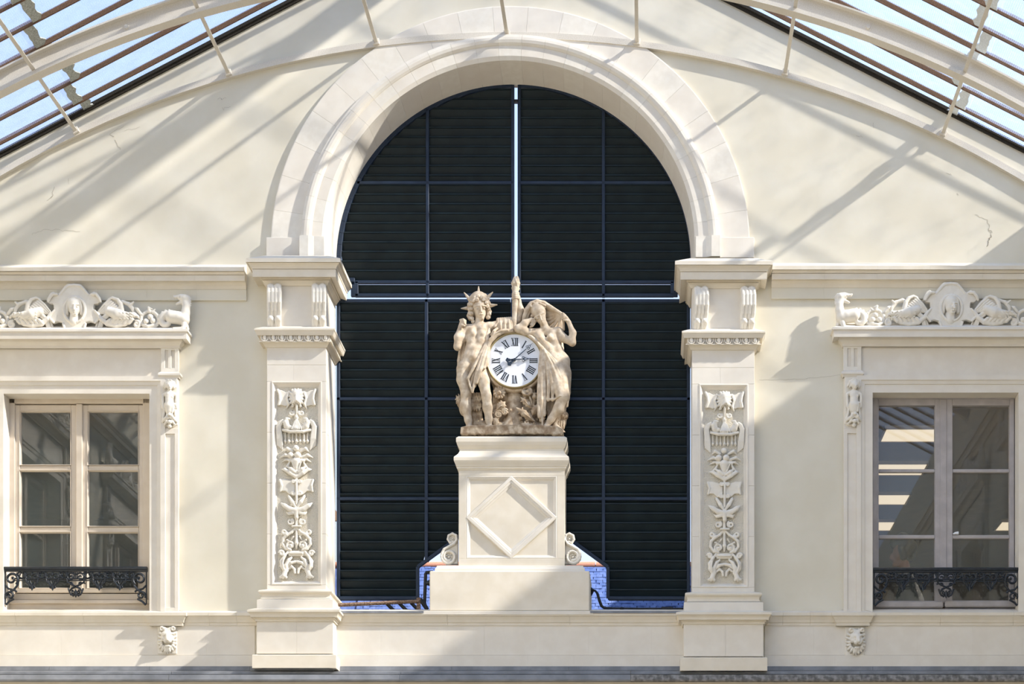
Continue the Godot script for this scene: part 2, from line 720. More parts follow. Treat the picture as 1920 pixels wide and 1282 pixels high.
func walls():
	var w = MB.new()
	var fl = VY + EYE.y / S
	var pc = func(list):
		var o = []
		for q in list:
			var p = P(q[0], q[1])
			o.append(Vector2(p.x, p.y))
		w.slab(o, -0.45, 0.0)
	pc.call([[XL, rake(XL)], [6.5, rake(6.5)], [6.5, fl], [XL, fl]])
	pc.call([[6.5, rake(6.5)], [280, rake(280)], [280, 738], [6.5, 738]])
	pc.call([[6.5, 1146], [280, 1146], [280, fl], [6.5, fl]])
	pc.call([[280, rake(280)], [612, rake(612)], [612, fl], [280, fl]])
	var a = [[953, -208], [612, rake(612)], [612, 463]]
	for i in 41:
		var t = PI - PI * i / 40.0
		a.append([957.5 + cos(t) * 344.5, 463.0 - sin(t) * 344.5])
	a.append([1302, rake(1302)])
	pc.call(a)
	pc.call([[612, 1150], [1302, 1150], [1302, fl], [612, fl]])
	pc.call([[1302, rake(1302)], [1636.4, rake(1636.4)], [1636.4, fl], [1302, fl]])
	pc.call([[1636.4, rake(1636.4)], [1909.7, rake(1909.7)], [1909.7, 734], [1636.4, 734]])
	pc.call([[1636.4, 1150], [1909.7, 1150], [1909.7, fl], [1636.4, fl]])
	pc.call([[1909.7, rake(1909.7)], [XR, rake(XR)], [XR, fl], [1909.7, fl]])
	bare("wall_back", w, M.plaster, "pale cream plastered gable wall around the arch and both windows", "wall", "", "structure")
	var f = MB.new()
	f.box(Vector3(-9, -0.3, -7.5), Vector3(9.5, 0, 24))
	bare("floor", f, M.paving, "pale stone floor of the arcade far below the windows", "floor", "", "structure")
	var b = MB.new()
	b.box(Vector3(-6, 0, 22), Vector3(6.2, 8.4, 22.4))
	bare("wall_front", b, M.plaster, "plain cream wall closing the far end of the arcade", "wall", "", "structure")


# the two long walls, with the bays that the window glass reflects
func side_walls():
	for s in [0, 1]:
		var m = MB.new()
		var xx = X(XL) if s == 0 else X(XR)
		var top = Y(340)
		var hy0 = Y(1146)
		var hy1 = Y(738)
		var x0 = xx - 0.45 if s == 0 else xx
		var x1 = xx if s == 0 else xx + 0.45
		var z = 0.0
		var bays = [1.95, 5.15, 8.35] if s == 0 else [1.95, 5.15]
		for c in bays:
			m.box(Vector3(x0, 0, z), Vector3(x1, top, c - 0.68))
			m.box(Vector3(x0, 0, c - 0.68), Vector3(x1, hy0, c + 0.68))
			m.box(Vector3(x0, hy1, c - 0.68), Vector3(x1, top, c + 0.68))
			z = c + 0.68
		m.box(Vector3(x0, 0, z), Vector3(x1, top, 22))
		bare("wall_left" if s == 0 else "wall_right", m, M.plaster, "long cream side wall of the arcade on the left" if s == 0 else "long cream side wall of the arcade on the right", "wall", "", "structure")
		var e = MB.new()
		var d = 1.0 if s == 0 else -1.0
		var path = [Vector2(xx, 21.9), Vector2(xx, 0.13)] if s == 0 else [Vector2(xx, 0.13), Vector2(xx, 21.9)]
		e.mould(path, prof(cornice_profile(), 0.0))
		bare("trim_8" if s == 0 else "trim_9", e, M.stone_warm, "cornice running along the left side wall" if s == 0 else "cornice running along the right side wall", "cornice", "", "structure")
		for c in bays:
			var t = Transform3D(Basis(Vector3.UP, PI / 2 * d), Vector3(xx, 0, c)) * Transform3D(Basis.IDENTITY, Vector3(-X(143), 0, 0))
			var kit = []
			for o in bay_kit:
				var n = o.duplicate()
				n.name = numbered(str(o.name).rstrip("0123456789").trim_suffix("_"))
				add_child(n)
				n.transform = t * o.transform
				n.set_meta("label", str(o.get_meta("label")).split(" of the ")[0].split(" on the ")[0].split(" under the ")[0].split(" over the ")[0] + (" on the left side wall" if s == 0 else " on the right side wall") + (", its third bay" if c > 8.0 else (", its second bay" if c > 5.0 else "")))
		# dark rooms behind those windows
		var r = MB.new()
		var back = xx - d * 2.2
		r.box(Vector3(minf(xx - d * 0.5, back), 3.6, 1.0), Vector3(maxf(xx - d * 0.5, back), 7.2, 1.04))
		r.box(Vector3(minf(back, back - d * 0.05), 3.6, 1.0), Vector3(maxf(back, back - d * 0.05), 7.2, 10.0))
		bare("trim_10" if s == 0 else "trim_11", r, M.room_paint, "plain room partition behind the left side windows" if s == 0 else "plain room partition behind the right side windows", "partition", "", "structure")


func cornice_profile() -> Array:
	return [[0.0, 541.5], [0.026, 541.2], [0.03, 538], [0.036, 534], [0.048, 530.5], [0.062, 528], [0.064, 526.5], [0.088, 525.6], [0.09, 524], [0.09, 515],
		[0.082, 514.4], [0.094, 513.5], [0.098, 511.5], [0.106, 509.5], [0.114, 508.4], [0.108, 507.6], [0.125, 507], [0.125, 500], [0.0, 495.0]]


func entablature():
	var rows = [[XL, 463.0, 3.0, "trim_1", "long moulded cornice between the left window and the left pilaster capital"], [1446.0, XR, 0.0, "trim_2", "long moulded cornice between the right pilaster capital and the right window"]]
	for r in rows:
		var t = thing(r[3], r[4], "cornice", P(r[0], 563), "", "structure")
		var n = 6
		for i in n:                                  # cut stones, butted with thin joints
			var a = lerpf(X(r[0]), X(r[1]), float(i) / n) + 0.0003
			var b = lerpf(X(r[0]), X(r[1]), float(i + 1) / n) - 0.0003
			var l = []
			for q in cornice_profile():
				l.append([q[0], q[1] - 2.0 + r[2]])
			var m = MB.new()
			m.mould([Vector2(a, 0), Vector2(b, 0)], prof(l, 0.0))
			part("cornice_stone", m, M.stone_warm, t)
			m = MB.new()
			m.mould([Vector2(a, 0), Vector2(b, 0)], prof([[0.0, 561.5 + r[2]], [0.02, 560 + r[2]], [0.022, 558 + r[2]], [0.022, 538 + r[2]], [0.0, 537.5 + r[2]]], 0.0))
			part("frieze_band", m, M.plaster, t)
	# sill course: cyma and fillet, breaking forward over the lion heads
	for r in [[XL, 497.0, 1148.0, "trim_3", 286.0, 342.0, "moulded sill course under the left window"], [611.0, 1297.0, 1148.0, "trim_4", 0.0, 0.0, "moulded sill course under the shutters and the clock pedestal"], [1416.0, XR, 1148.0, "trim_5", 1570.0, 1626.0, "moulded sill course under the right window"]]:
		var t = thing(r[3], r[6], "sill", P(r[0], 1172), "", "structure")
		var pf = [[0.0, r[2] + 25], [0.016, r[2] + 24.5], [0.016, r[2] + 19], [0.024, r[2] + 18.5], [0.03, r[2] + 14], [0.045, r[2] + 8], [0.055, r[2] + 6], [0.06, r[2] + 5.5], [0.06, r[2]], [-0.05, r[2] - 5.5]]
		var xs = [X(r[0]), X(r[1])]
		if r[4] > 0.0:
			xs = [X(r[0]), X(r[4]), X(r[5]), X(r[1])]
		for i in xs.size() - 1:
			var mid = i == 1
			var cuts = 1 if mid else 3
			for j in cuts:
				var a = lerpf(xs[i], xs[i + 1], float(j) / cuts)
				var b = lerpf(xs[i], xs[i + 1], float(j + 1) / cuts)
				var m = MB.new()
				if mid:
					m.mould([Vector2(a, 0), Vector2(a, 0.035), Vector2(b, 0.035), Vector2(b, 0)], prof(pf, 0.035))
				else:
					m.mould([Vector2(a + 0.0008, 0), Vector2(b - 0.0008, 0)], prof(pf, 0.0))
				part("sill_stone", m, M.stone_warm, t)
	for q in [[614.0, 796.0, "left"], [1107.0, 1296.0, "right"]]:
		var zf = MB.new()
		zf.mould([Vector2(X(q[0]), 0.02), Vector2(X(q[1]), 0.02)], [Vector2(0.0, Y(1149, 0.07)), Vector2(0.05, Y(1149, 0.07)), Vector2(0.048, Y(1145, 0.07)), Vector2(-0.2, Y(1141, 0.07))])
		bare("sill_flashing", zf, M.zinc, "thin grey metal flashing on the sill, %s of the clock pedestal" % q[2], "flashing")
	# dado of squared blocks and the plinth course below it
	var rng = RandomNumberGenerator.new()
	rng.seed = 5
	for r in [[XL, 478.0, "trim_6", "dado of large squared blocks below the left window"], [622.0, 1288.0, "trim_7", "dado of large squared blocks below the shutters"], [1434.0, XR, "trim_12", "dado of large squared blocks below the right window"]]:
		var t = thing(r[2], r[3], "dado", P(r[0], 1250), "", "structure")
		var x = r[0]
		var i = 0
		while x < r[1] - 1:
			var x2 = minf(r[1], x + [92.0, 118.0, 76.0, 104.0][i % 4])
			if r[1] - x2 < 34:
				x2 = r[1]
			var m = MB.new()
			blk(m, x + 0.03, 1171, x2 - 0.03, 1227.9, 0.0, 0.008, 0.0007)
			part("ashlar_block", m, M.stone, t)
			x = x2
			i += 1
		x = r[0]
		while x < r[1] - 1:
			var x2 = minf(r[1], x + [132.0, 86.0, 150.0][i % 3])
			if r[1] - x2 < 34:
				x2 = r[1]
			var m = MB.new()
			blk(m, x + 0.03, 1228.2, x2 - 0.03, 1251, 0.0, 0.02, 0.0007)
			part("plinth_block", m, M.stone, t)
			x = x2
			i += 1
	# zinc flashing and gutter edge at the foot
	var z = thing("flashing", "grey zinc flashing in stepped strips along the foot of the wall", "flashing", P(960, 1276, 0.1))
	for r in [[XL, 469.0, 0.026], [469.0, 628.0, 0.14], [628.0, 1286.0, 0.026], [1286.0, 1437.0, 0.14], [1437.0, XR, 0.026]]:
		var nn = 1 if r[1] - r[0] < 200 else 3
		for i in nn:
			var a = lerpf(r[0], r[1], float(i) / nn)
			var b = lerpf(r[0], r[1], float(i + 1) / nn)
			var m = MB.new()
			m.mould([Vector2(X(a, r[2]), 0), Vector2(X(b, r[2]) - 0.002, 0)], [Vector2(r[2], Y(1257.5, r[2])), Vector2(r[2] + 0.012, Y(1257, r[2])), Vector2(r[2] + 0.006, Y(1249, r[2])), Vector2(r[2] - 0.02, Y(1248, r[2]))])
			part("upstand", m, M.zinc, z)
	for i in 5:
		var a = lerpf(XL, XR, i / 5.0)
		var b = lerpf(XL, XR, (i + 1) / 5.0)
		var m = MB.new()
		m.mould([Vector2(X(a), 0), Vector2(X(b) - 0.003, 0)], [Vector2(0, Y(1263.5, 0.17)), Vector2(0.17, Y(1263.5, 0.17)), Vector2(0.165, Y(1258.5, 0.17)), Vector2(0.0, Y(1256, 0.02))])
		part("apron", m, M.zinc, z)
		m = MB.new()
		m.mould([Vector2(X(a), 0), Vector2(X(b) - 0.002, 0)], [Vector2(0, Y(1276, 0.25)), Vector2(0.26, Y(1277, 0.25)), Vector2(0.265, Y(1274, 0.25)), Vector2(0.25, Y(1264.5, 0.25)), Vector2(0.0, Y(1262, 0.1))])
		part("gutter_edge", m, M.old_zinc if i > 2 else M.zinc, z)
	var gm = MB.new()
	gm.mould([Vector2(X(XL), 0), Vector2(X(XR), 0)], [Vector2(0, Y(1330, 0)), Vector2(0.1, Y(1320, 0.1)), Vector2(0.2, Y(1290, 0.2)), Vector2(0.2, Y(1278, 0.2)), Vector2(0.0, Y(1277, 0.2))])
	bare("trim_13", gm, M.stone_warm, "beige stone cornice under the zinc gutter at the foot", "cornice", "", "structure")


# ---------------------------------------------------------------- the arch
func archway():
	var t = thing("arch_surround", "round stone arch of moulded voussoirs framing the dark shutters", "arch", P(957.5, 463))
	var c = P(957.5, 463)
	var c2 = Vector2(c.x, c.y)
	var outer = [Vector2(390, 0), Vector2(390, 0.035), Vector2(446, 0.035), Vector2(448, 0.033), Vector2(448, 0)]
	var inner = [Vector2(339, -0.36), Vector2(345, 0.045), Vector2(352, 0.062), Vector2(371, 0.062), Vector2(371.5, 0.068), Vector2(375, 0.082), Vector2(380, 0.088), Vector2(385, 0.086), Vector2(385.5, 0.078), Vector2(391, 0.072), Vector2(391, -0.36)]
	for k in 2:
		var pr = []
		for q in [outer, inner][k]:
			pr.append(Vector2(q.x * S, q.y))
		var n = 21 if k == 0 else 27
		for i in n:
			var m = MB.new()
			m.arc(c2, pr, 180.0 * i / n + 0.02, 180.0 * (i + 1) / n - 0.02, 6)
			part("voussoir", m, [M.stone, M.stone, M.carved][(i * 7 + k) % 3], t)
	# the upright stones on which it springs
	for s in [-1, 1]:
		var m = MB.new()
		var x0 = c.x + s * 391 * S
		var x1 = c.x + s * 456 * S
		m.box(Vector3(minf(x0, x1), Y(487), 0), Vector3(maxf(x0, x1), Y(449), 0.05), 0.003)
		part("impost_block", m, M.stone, t)
		m = MB.new()
		var l = [[339, -0.36], [345, 0.05], [347, 0.075], [366, 0.075], [376, 0.1], [392, 0.1], [392, -0.36]]
		var o = []
		for q in l:
			o.append(Vector2(c.x + s * q[0] * S, q[1]))
		m.slab(o, -Y(449), -Y(488), Transform3D(Basis(Vector3(1, 0, 0), Vector3(0, 0, 1), Vector3(0, -1, 0)), Vector3.ZERO))
		part("impost_block", m, M.carved, t)


# ---------------------------------------------------------------- shutters
func shutters():
	var zf = -0.35
	var cx = 967.0
	var cy = 491.0
	var R = 333.0
	var leaf = func(nm_label, up, left, ox0, ox1, stiles, rails, y_top, y_bot):
		var t = thing("louvred_shutter", nm_label, "shutter", P((ox0 + ox1) * 0.5, y_bot, zf), "louvred shutter panels closing the arch")
		var bar = func(nm, pts, wid):
			var m = MB.new()
			for i in pts.size() - 1:
				var a = P(pts[i][0], pts[i][1], zf)
				var b = P(pts[i + 1][0], pts[i + 1][1], zf)
				var d = (b - a)
				var ang = atan2(d.y, d.x)
				m.box(Vector3(-0.001, -wid * S * 0.5, -0.022), Vector3(d.length() + 0.001, wid * S * 0.5, 0.012), 0.004, Transform3D(Basis(Vector3(0, 0, 1), ang), a))
			part(nm, m, M.shutter_frame, t)
		var lim = func(y):                                   # the outer edge of the leaf at that height
			if up:
				if y > 527.0:
					return 665.0 if left else 1264.0
				var h = R * R - pow(minf(y, cy) - cy, 2.0)
				var w = sqrt(maxf(h, 0.0))
				return maxf(cx - w, 635.0) if left else minf(cx + w, 1299.0)
			return ox0 if left else ox1
		var curve = []
		if up:
			var e0 = 182.0 if left else -2.0
			var e1 = 91.0 if left else 89.0
			if left:
				curve = [[665.0, 556.0], [665.0, 528.0], [636.0, 528.0]]
			else:
				curve = [[1264.0, 556.0], [1264.0, 528.0], [1298.0, 528.0]]
			for i in 25:
				var a = deg_to_rad(lerpf(e0, e1, i / 24.0))
				curve.append([cx + cos(a) * (R + 1), cy - sin(a) * (R + 1)])
			bar.call("curved_frame", curve, 14.0)
			bar.call("stile", [[stiles[0], lerpf(y_top, y_top + 3, 0.5)], [stiles[0], 557]], 6.0)
			bar.call("mullion", [[stiles[1], cy - sqrt(R * R - pow(stiles[1] - cx, 2.0)) + 3], [stiles[1], 557]], 6.0)
			bar.call("rail", [[666.0 if left else 1263.0, 553.6], [stiles[0], 553.6]], 6.4)
			for y in rails:
				bar.call("rail", [[lim.call(y) + (1.0 if left else -1.0), y], [stiles[0], y]], 6.0)
		else:
			var s = -1.0 if left else 1.0
			var dx0 = 783.0 if left else 1140.0
			var diag = [[957.0 if left else 966.0, 936.0], [dx0, 1062.5], [dx0, 1121.0], [ox0 + 3 if left else ox1 - 3, 1121.0], [ox0 + 3 if left else ox1 - 3, 564.2], [957.0 if left else 966.0, 564.2]]
			bar.call("outer_frame", diag, 6.4)
			bar.call("stile", [[stiles[0], 560], [stiles[0], 938]], 6.0)
			bar.call("mullion", [[stiles[1], 561], [stiles[1], (1051.0 if left else 1053.0)]], 6.4)
			for y in rails:
				bar.call("rail", [[ox0 if left else stiles[0], y], [stiles[0] if left else ox1, y]], 6.0)
		# slats, highest edge forward; each is cut to the frame it meets
		var edge = func(q, y, first):
			var x = q
			if up:
				var inside = lim.call(y) + (5.0 if left else -5.0)
				return maxf(x, inside) if left else minf(x, inside)
			if y > 930.0:
				var k = (1060.0 - minf(y, 1060.0)) * 1.374
				if left and not first:
					return minf(x, 781.5 + k)
				if not left and first:
					return maxf(x, 1141.5 - k)
			return x
		var sec = [Vector2(0.004, 0.0), Vector2(0.004, 0.012), Vector2(-0.006, 0.014), Vector2(-0.05, 0.1), Vector2(-0.06, 0.1), Vector2(-0.014, 0.0)]
		var y = y_top + 8.0
		while y < y_bot - 4.0:
			if up and absf(y - 530.0) < 7.0:
				y = 534.0
			var deep = 0.72 if up and y > 533.0 else 1.0
			var cols = [[(ox0 + 3.0 if not up else 0.0), stiles[1]], [stiles[1], stiles[0]]] if left else [[stiles[0], stiles[1]], [stiles[1], (ox1 - 3.0 if not up else 9999.0)]]
			for q in cols:
				var l = PackedVector3Array()
				var r = PackedVector3Array()
				var room = 0.0
				for c0 in sec:
					var c = c0 * deep
					var yy = y + c.y / S
					var a = edge.call(q[0] + 1.5, yy, true) if left or not up else q[0] + 1.5
					var b = edge.call(q[1] - 1.5, yy, false) if not left or not up else q[1] - 1.5
					room = maxf(room, b - a)
					if q[0] == stiles[1] and left and up == false or not left and up or up and left and q[0] == stiles[1]:
						b = maxf(b, a + 0.3)
					else:
						a = minf(a, b - 0.3)
					var pa = P(a, y, zf)
					var pb = P(b, y, zf)
					l.append(pa + Vector3(0, -c.y, c.x))
					r.append(pb + Vector3(0, -c.y, c.x))
				if room < 3.0:
					continue
				var m = MB.new()
				var mid = (l[0] + l[3] + r[0] + r[3]) * 0.25 + Vector3(0, 0.004, -0.002)
				for i in 6:
					var j = (i + 1) % 6
					m.oquad(l[i], r[i], r[j], l[j], mid)
				for i in range(1, 5):
					m.otri(l[0], l[i], l[i + 1], mid)
					m.otri(r[0], r[i], r[i + 1], mid)
				part("slat", m, M.shutter, t)
			y += 17.9
		return t
	leaf.call("upper left dark louvred shutter panel with a quarter-round head", true, true, 635.0, 962.0, [961.5, 801.5], [529.0, 343.0], 158.0, 553.0)
	leaf.call("upper right dark louvred shutter panel with a quarter-round head", true, false, 972.0, 1300.0, [973.5, 1131.5], [529.0, 343.0], 158.0, 553.0)
	leaf.call("lower left dark louvred shutter panel cut away round the pedestal", false, true, 631.5, 962.0, [961.0, 799.5], [748.0, 935.0], 559.0, 1121.0)
	leaf.call("lower right dark louvred shutter panel cut away round the pedestal", false, false, 966.0, 1294.0, [969.0, 1131.5], [748.0, 935.0], 559.0, 1121.0)
	var m = MB.new()
	var p = P(968, 190, zf)
	m.box(p + Vector3(-0.022, -0.012, -0.03), p + Vector3(0.022, 0.012, 0.02), 0.004)
	bare("shutter_catch", m, M.black_cable, "small dark catch bridging the gap near the top of the shutters", "catch")


# ---------------------------------------------------------------- what shows behind the shutters
func outside():
	var t = thing("slate_roof", "neighbouring slate roof with an orange ridge seen beneath the shutters", "roof", Vector3(0.2, 0, -5))
	var r = MB.new()
	var pr = P(960, 1060, -4.8)
	var dir = Vector3(0, -0.82, 0.57)                        # down the slope, towards the arcade
	r.box(Vector3(-3, 0, -0.04), Vector3(3.4, 2.6, 0.0), 0.0, Transform3D(Basis(Vector3(1, 0, 0), dir, Vector3(0, 0.57, 0.82)), Vector3(0, pr.y, -4.8)))
	part("roof_deck", r, M.slate, t)
	var s = MB.new()
	var rng = RandomNumberGenerator.new()
	rng.seed = 21
	var up = Vector3(0, 0.57, 0.82)
	for i in 34:
		for j in 58:
			var x = -2.2 + j * 0.076 + (0.038 if i % 2 else 0.0) + rng.randf_range(-0.004, 0.004)
			var o = Vector3(x, pr.y, -4.8) + dir * (i * 0.05) + up * (0.006 + rng.randf() * 0.004)
			s.box(Vector3(0.002, 0, 0), Vector3(0.073, 0.075, 0.006 + rng.randf() * 0.004), 0.0, Transform3D(Basis(Vector3(1, 0, 0), dir + up * 0.06, up), o))
	var so = part("slates", s, M.slate, t)
	so.set_meta("kind", "stuff")
	for i in 16:
		var m = MB.new()
		m.tube([Vector3(-2.6 + i * 0.36, pr.y + 0.0, -4.8), Vector3(-2.6 + i * 0.36 + 0.35, pr.y + 0.0, -4.8)], [0.045, 0.05], 10)
		part("ridge_tile", m, M.ridge_tile, t)
	var wl = MB.new()
	wl.box(Vector3(-2.9, 0, -8.6), Vector3(3.3, pr.y - 0.15, -4.85))
	part("house_wall", wl, M.plaster, t)


# ---------------------------------------------------------------- the iron and glass roof
func roof():
	var slopes = [[-1.0, 0.5226], [1.0, 0.5057]]
	var ap = P(953, -208)
	var dz = 0.325
	var nb = 26
	var ceil = thing("ceiling", "pitched roof of reeded glass on brown glazing bars over the arcade", "roof", ap, "", "structure")
	var span = 5.75
	for q in slopes:
		var sg = q[0]
		var sl = q[1]
		var pt = func(u, z, h): return ap + Vector3(sg * u, -u * sl, z) + Vector3(sg * sl, 1, 0).normalized() * h
		for i in nb:
			var z = 0.16 + i * dz
			var b = MB.new()
			var w = 0.0075
			var h = 0.015
			for f in [[w, -h, 0.0], [0.006, 0.0, 0.03]]:
				var a = [pt.call(0.0, z - f[0], f[1]), pt.call(0.0, z + f[0], f[1]), pt.call(0.0, z + f[0], f[2]), pt.call(0.0, z - f[0], f[2])]
				var e = [pt.call(span, z - f[0], f[1]), pt.call(span, z + f[0], f[1]), pt.call(span, z + f[0], f[2]), pt.call(span, z - f[0], f[2])]
				var mid = (a[0] + e[2]) * 0.5
				for k in 4:
					b.oquad(a[k], a[(k + 1) % 4], e[(k + 1) % 4], e[k], mid)
				b.oquad(e[0], e[1], e[2], e[3], mid)
			part("glazing_bar", b, M.rusty_wood, ceil)
			# two lights of glass in each bay, the upper lapping the lower
			var z0 = (0.0 if i == 0 else z - dz + 0.008)
			var z1 = z - 0.008
			var lap = (3.95 if sg < 0 else 4.18) + 0.05 * sin(i * 2.1)
			for g in [[0.25, lap + 0.06, 0.022], [lap, span, 0.006]]:
				var m = MB.new()
				var c = [pt.call(g[0], z0, g[2]), pt.call(g[0], z1, g[2]), pt.call(g[1], z1, g[2]), pt.call(g[1], z0, g[2])]
				m.oquad(c[0], c[1], c[2], c[3], c[0] - Vector3(0, 5, 0))
				part("pane", m, M.reeded_glass, ceil)
			if i < 10:                                         # moss caught in the lap
				var m = MB.new()
				var l = []
				var rng = RandomNumberGenerator.new()
				rng.seed = 40 + i
				for k in 7:
					l.append(pt.call(lap - 0.04 - 0.02 * rng.randf() - (0.02 if k % 3 == 1 else 0.0), lerpf(z0, z1, k / 6.0), 0.004))
				for k in 7:
					l.append(pt.call(lap + 0.02 + 0.015 * rng.randf(), lerpf(z1, z0, k / 6.0), 0.004))
				var below = Vector3(sg * sl, 1, 0).normalized() * -0.012
				for k in 6:
					var a = [l[k], l[k + 1], l[12 - k], l[13 - k]]
					var mid = (a[0] + a[2] + below) * 0.5
					m.oquad(a[0], a[1], a[2], a[3], mid)
					m.oquad(a[0] + below, a[1] + below, a[2] + below, a[3] + below, mid)
					m.oquad(a[0], a[1], a[1] + below, a[0] + below, mid)
					m.oquad(a[2], a[3], a[3] + below, a[2] + below, mid)
				part("moss_strip" if sg < 0 else "lime_strip", m, M.lichen if sg < 0 else M.lime_bloom, ceil)
		# timber against the gable, and the eaves board
		var e = MB.new()
		for f in [[0.0, 0.02, -0.03, -0.004], [0.0, 0.035, -0.008, 0.02]]:
			var a = [pt.call(0.0, f[0], f[2]), pt.call(0.0, f[1], f[2]), pt.call(0.0, f[1], f[3]), pt.call(0.0, f[0], f[3])]
			var b = [pt.call(span, f[0], f[2]), pt.call(span, f[1], f[2]), pt.call(span, f[1], f[3]), pt.call(span, f[0], f[3])]
			var mid = (a[0] + b[2]) * 0.5
			for k in 4:
				e.oquad(a[k], a[(k + 1) % 4], b[(k + 1) % 4], b[k], mid)
		part("verge_timber", e, M.dark_timber, ceil)
	var rd = MB.new()
	rd.box(Vector3(ap.x - 0.11, ap.y - 0.12, 0.0), Vector3(ap.x + 0.11, ap.y + 0.06, 9.0), 0.02)
	part("ridge_beam", rd, M.white_paint, ceil)
	# iron arches on the wall and before it, tied by purlins
	var c = P(952, 1950)
	var R = 1880.0 * S
	for i in [0, 1, 3, 5]:
		var z = 0.012 if i == 0 else 1.1 * i
		var t = thing("roof_rib", {0: "thin white iron arch fixed flat on the gable wall", 1: "white iron arch rib curving across the glass just before the gable", 3: "white iron arch rib overhead, above the top of the photograph", 5: "white iron arch rib farthest from the gable, overhead"}[i], "roof rib", Vector3(c.x, c.y + R, z))
		var m = MB.new()
		var c2 = Vector2(c.x, c.y)
		var a0 = 55.0
		var a1 = 125.0
		if i == 0:
			m.arc(c2, [Vector2(R - 0.03, -0.012), Vector2(R - 0.03, 0.044), Vector2(R + 0.026, 0.044), Vector2(R + 0.026, -0.012)], a0, a1, 48)
			part("arch_bar", m, M.white_paint, t)
		else:
			m.arc(c2, [Vector2(R - 0.02, z - 0.006), Vector2(R - 0.02, z + 0.006), Vector2(R + 0.13, z + 0.006), Vector2(R + 0.13, z - 0.006)], a0, a1, 48)
			part("web", m, M.white_paint, t)
			for f in [[-0.035, 0.0], [0.13, 0.145]]:
				m = MB.new()
				m.arc(c2, [Vector2(R + f[0], z - 0.045), Vector2(R + f[0], z + 0.055), Vector2(R + f[1], z + 0.055), Vector2(R + f[1], z - 0.045)], a0, a1, 48)
				part("flange", m, M.white_paint, t)
			for d in [-33.0, -20.0, -11.8, -3.8, 3.8, 11.8, 20.0, 33.0]:
				m = MB.new()
				var a = deg_to_rad(90.0 + d)
				m.lathe([Vector2(0, 0.02), Vector2(0.018, 0.018), Vector2(0.02, 0.0)], 10, Transform3D(Basis(Vector3(1, 0, 0), Vector3(0, 0, 1), Vector3(0, -1, 0)), Vector3(c.x + cos(a) * (R + 0.06), c.y + sin(a) * (R + 0.06), z + 0.006)))
				part("bolt", m, M.white_paint, t)
	var spots = [[-806.0, "outermost left white iron purlin meeting the wall arch"], [-521.0, "second white iron purlin from the left along the wall arch"], [-245.0, "third white iron purlin from the left, over the arch shoulder"], [-1.0, "white iron purlin at the crown of the wall arch"], [242.0, "third white iron purlin from the right, over the arch shoulder"], [519.0, "second white iron purlin from the right along the wall arch"], [814.0, "outermost right white iron purlin meeting the wall arch"]]
	for q in spots:
		var a = asin(q[0] / 1880.0)
		var dirv = Vector3(sin(a), cos(a), 0)
		var p = c + dirv * (R + 0.01)
		var t = thing("purlin", q[1], "purlin", p)
		var side = Vector3(cos(a), -sin(a), 0)
		var bas = Basis(side, dirv, Vector3(0, 0, 1))
		var m = MB.new()
		m.box(Vector3(-0.017, -0.008, 0.06), Vector3(0.017, 0.0, 9.0), 0.002, Transform3D(bas, p))
		part("flange", m, M.white_paint, t)
		m = MB.new()
		m.box(Vector3(-0.006, 0.0, 0.06), Vector3(0.006, 0.026, 9.0), 0.002, Transform3D(bas, p))
		part("web", m, M.white_paint, t)
		m = MB.new()
		m.box(Vector3(-0.03, -0.028, 0.04), Vector3(0.03, 0.028, 0.065), 0.004, Transform3D(bas, p))
		part("bracket_plate", m, M.white_paint, t)


# ---------------------------------------------------------------- pilasters
const ZP := 0.12


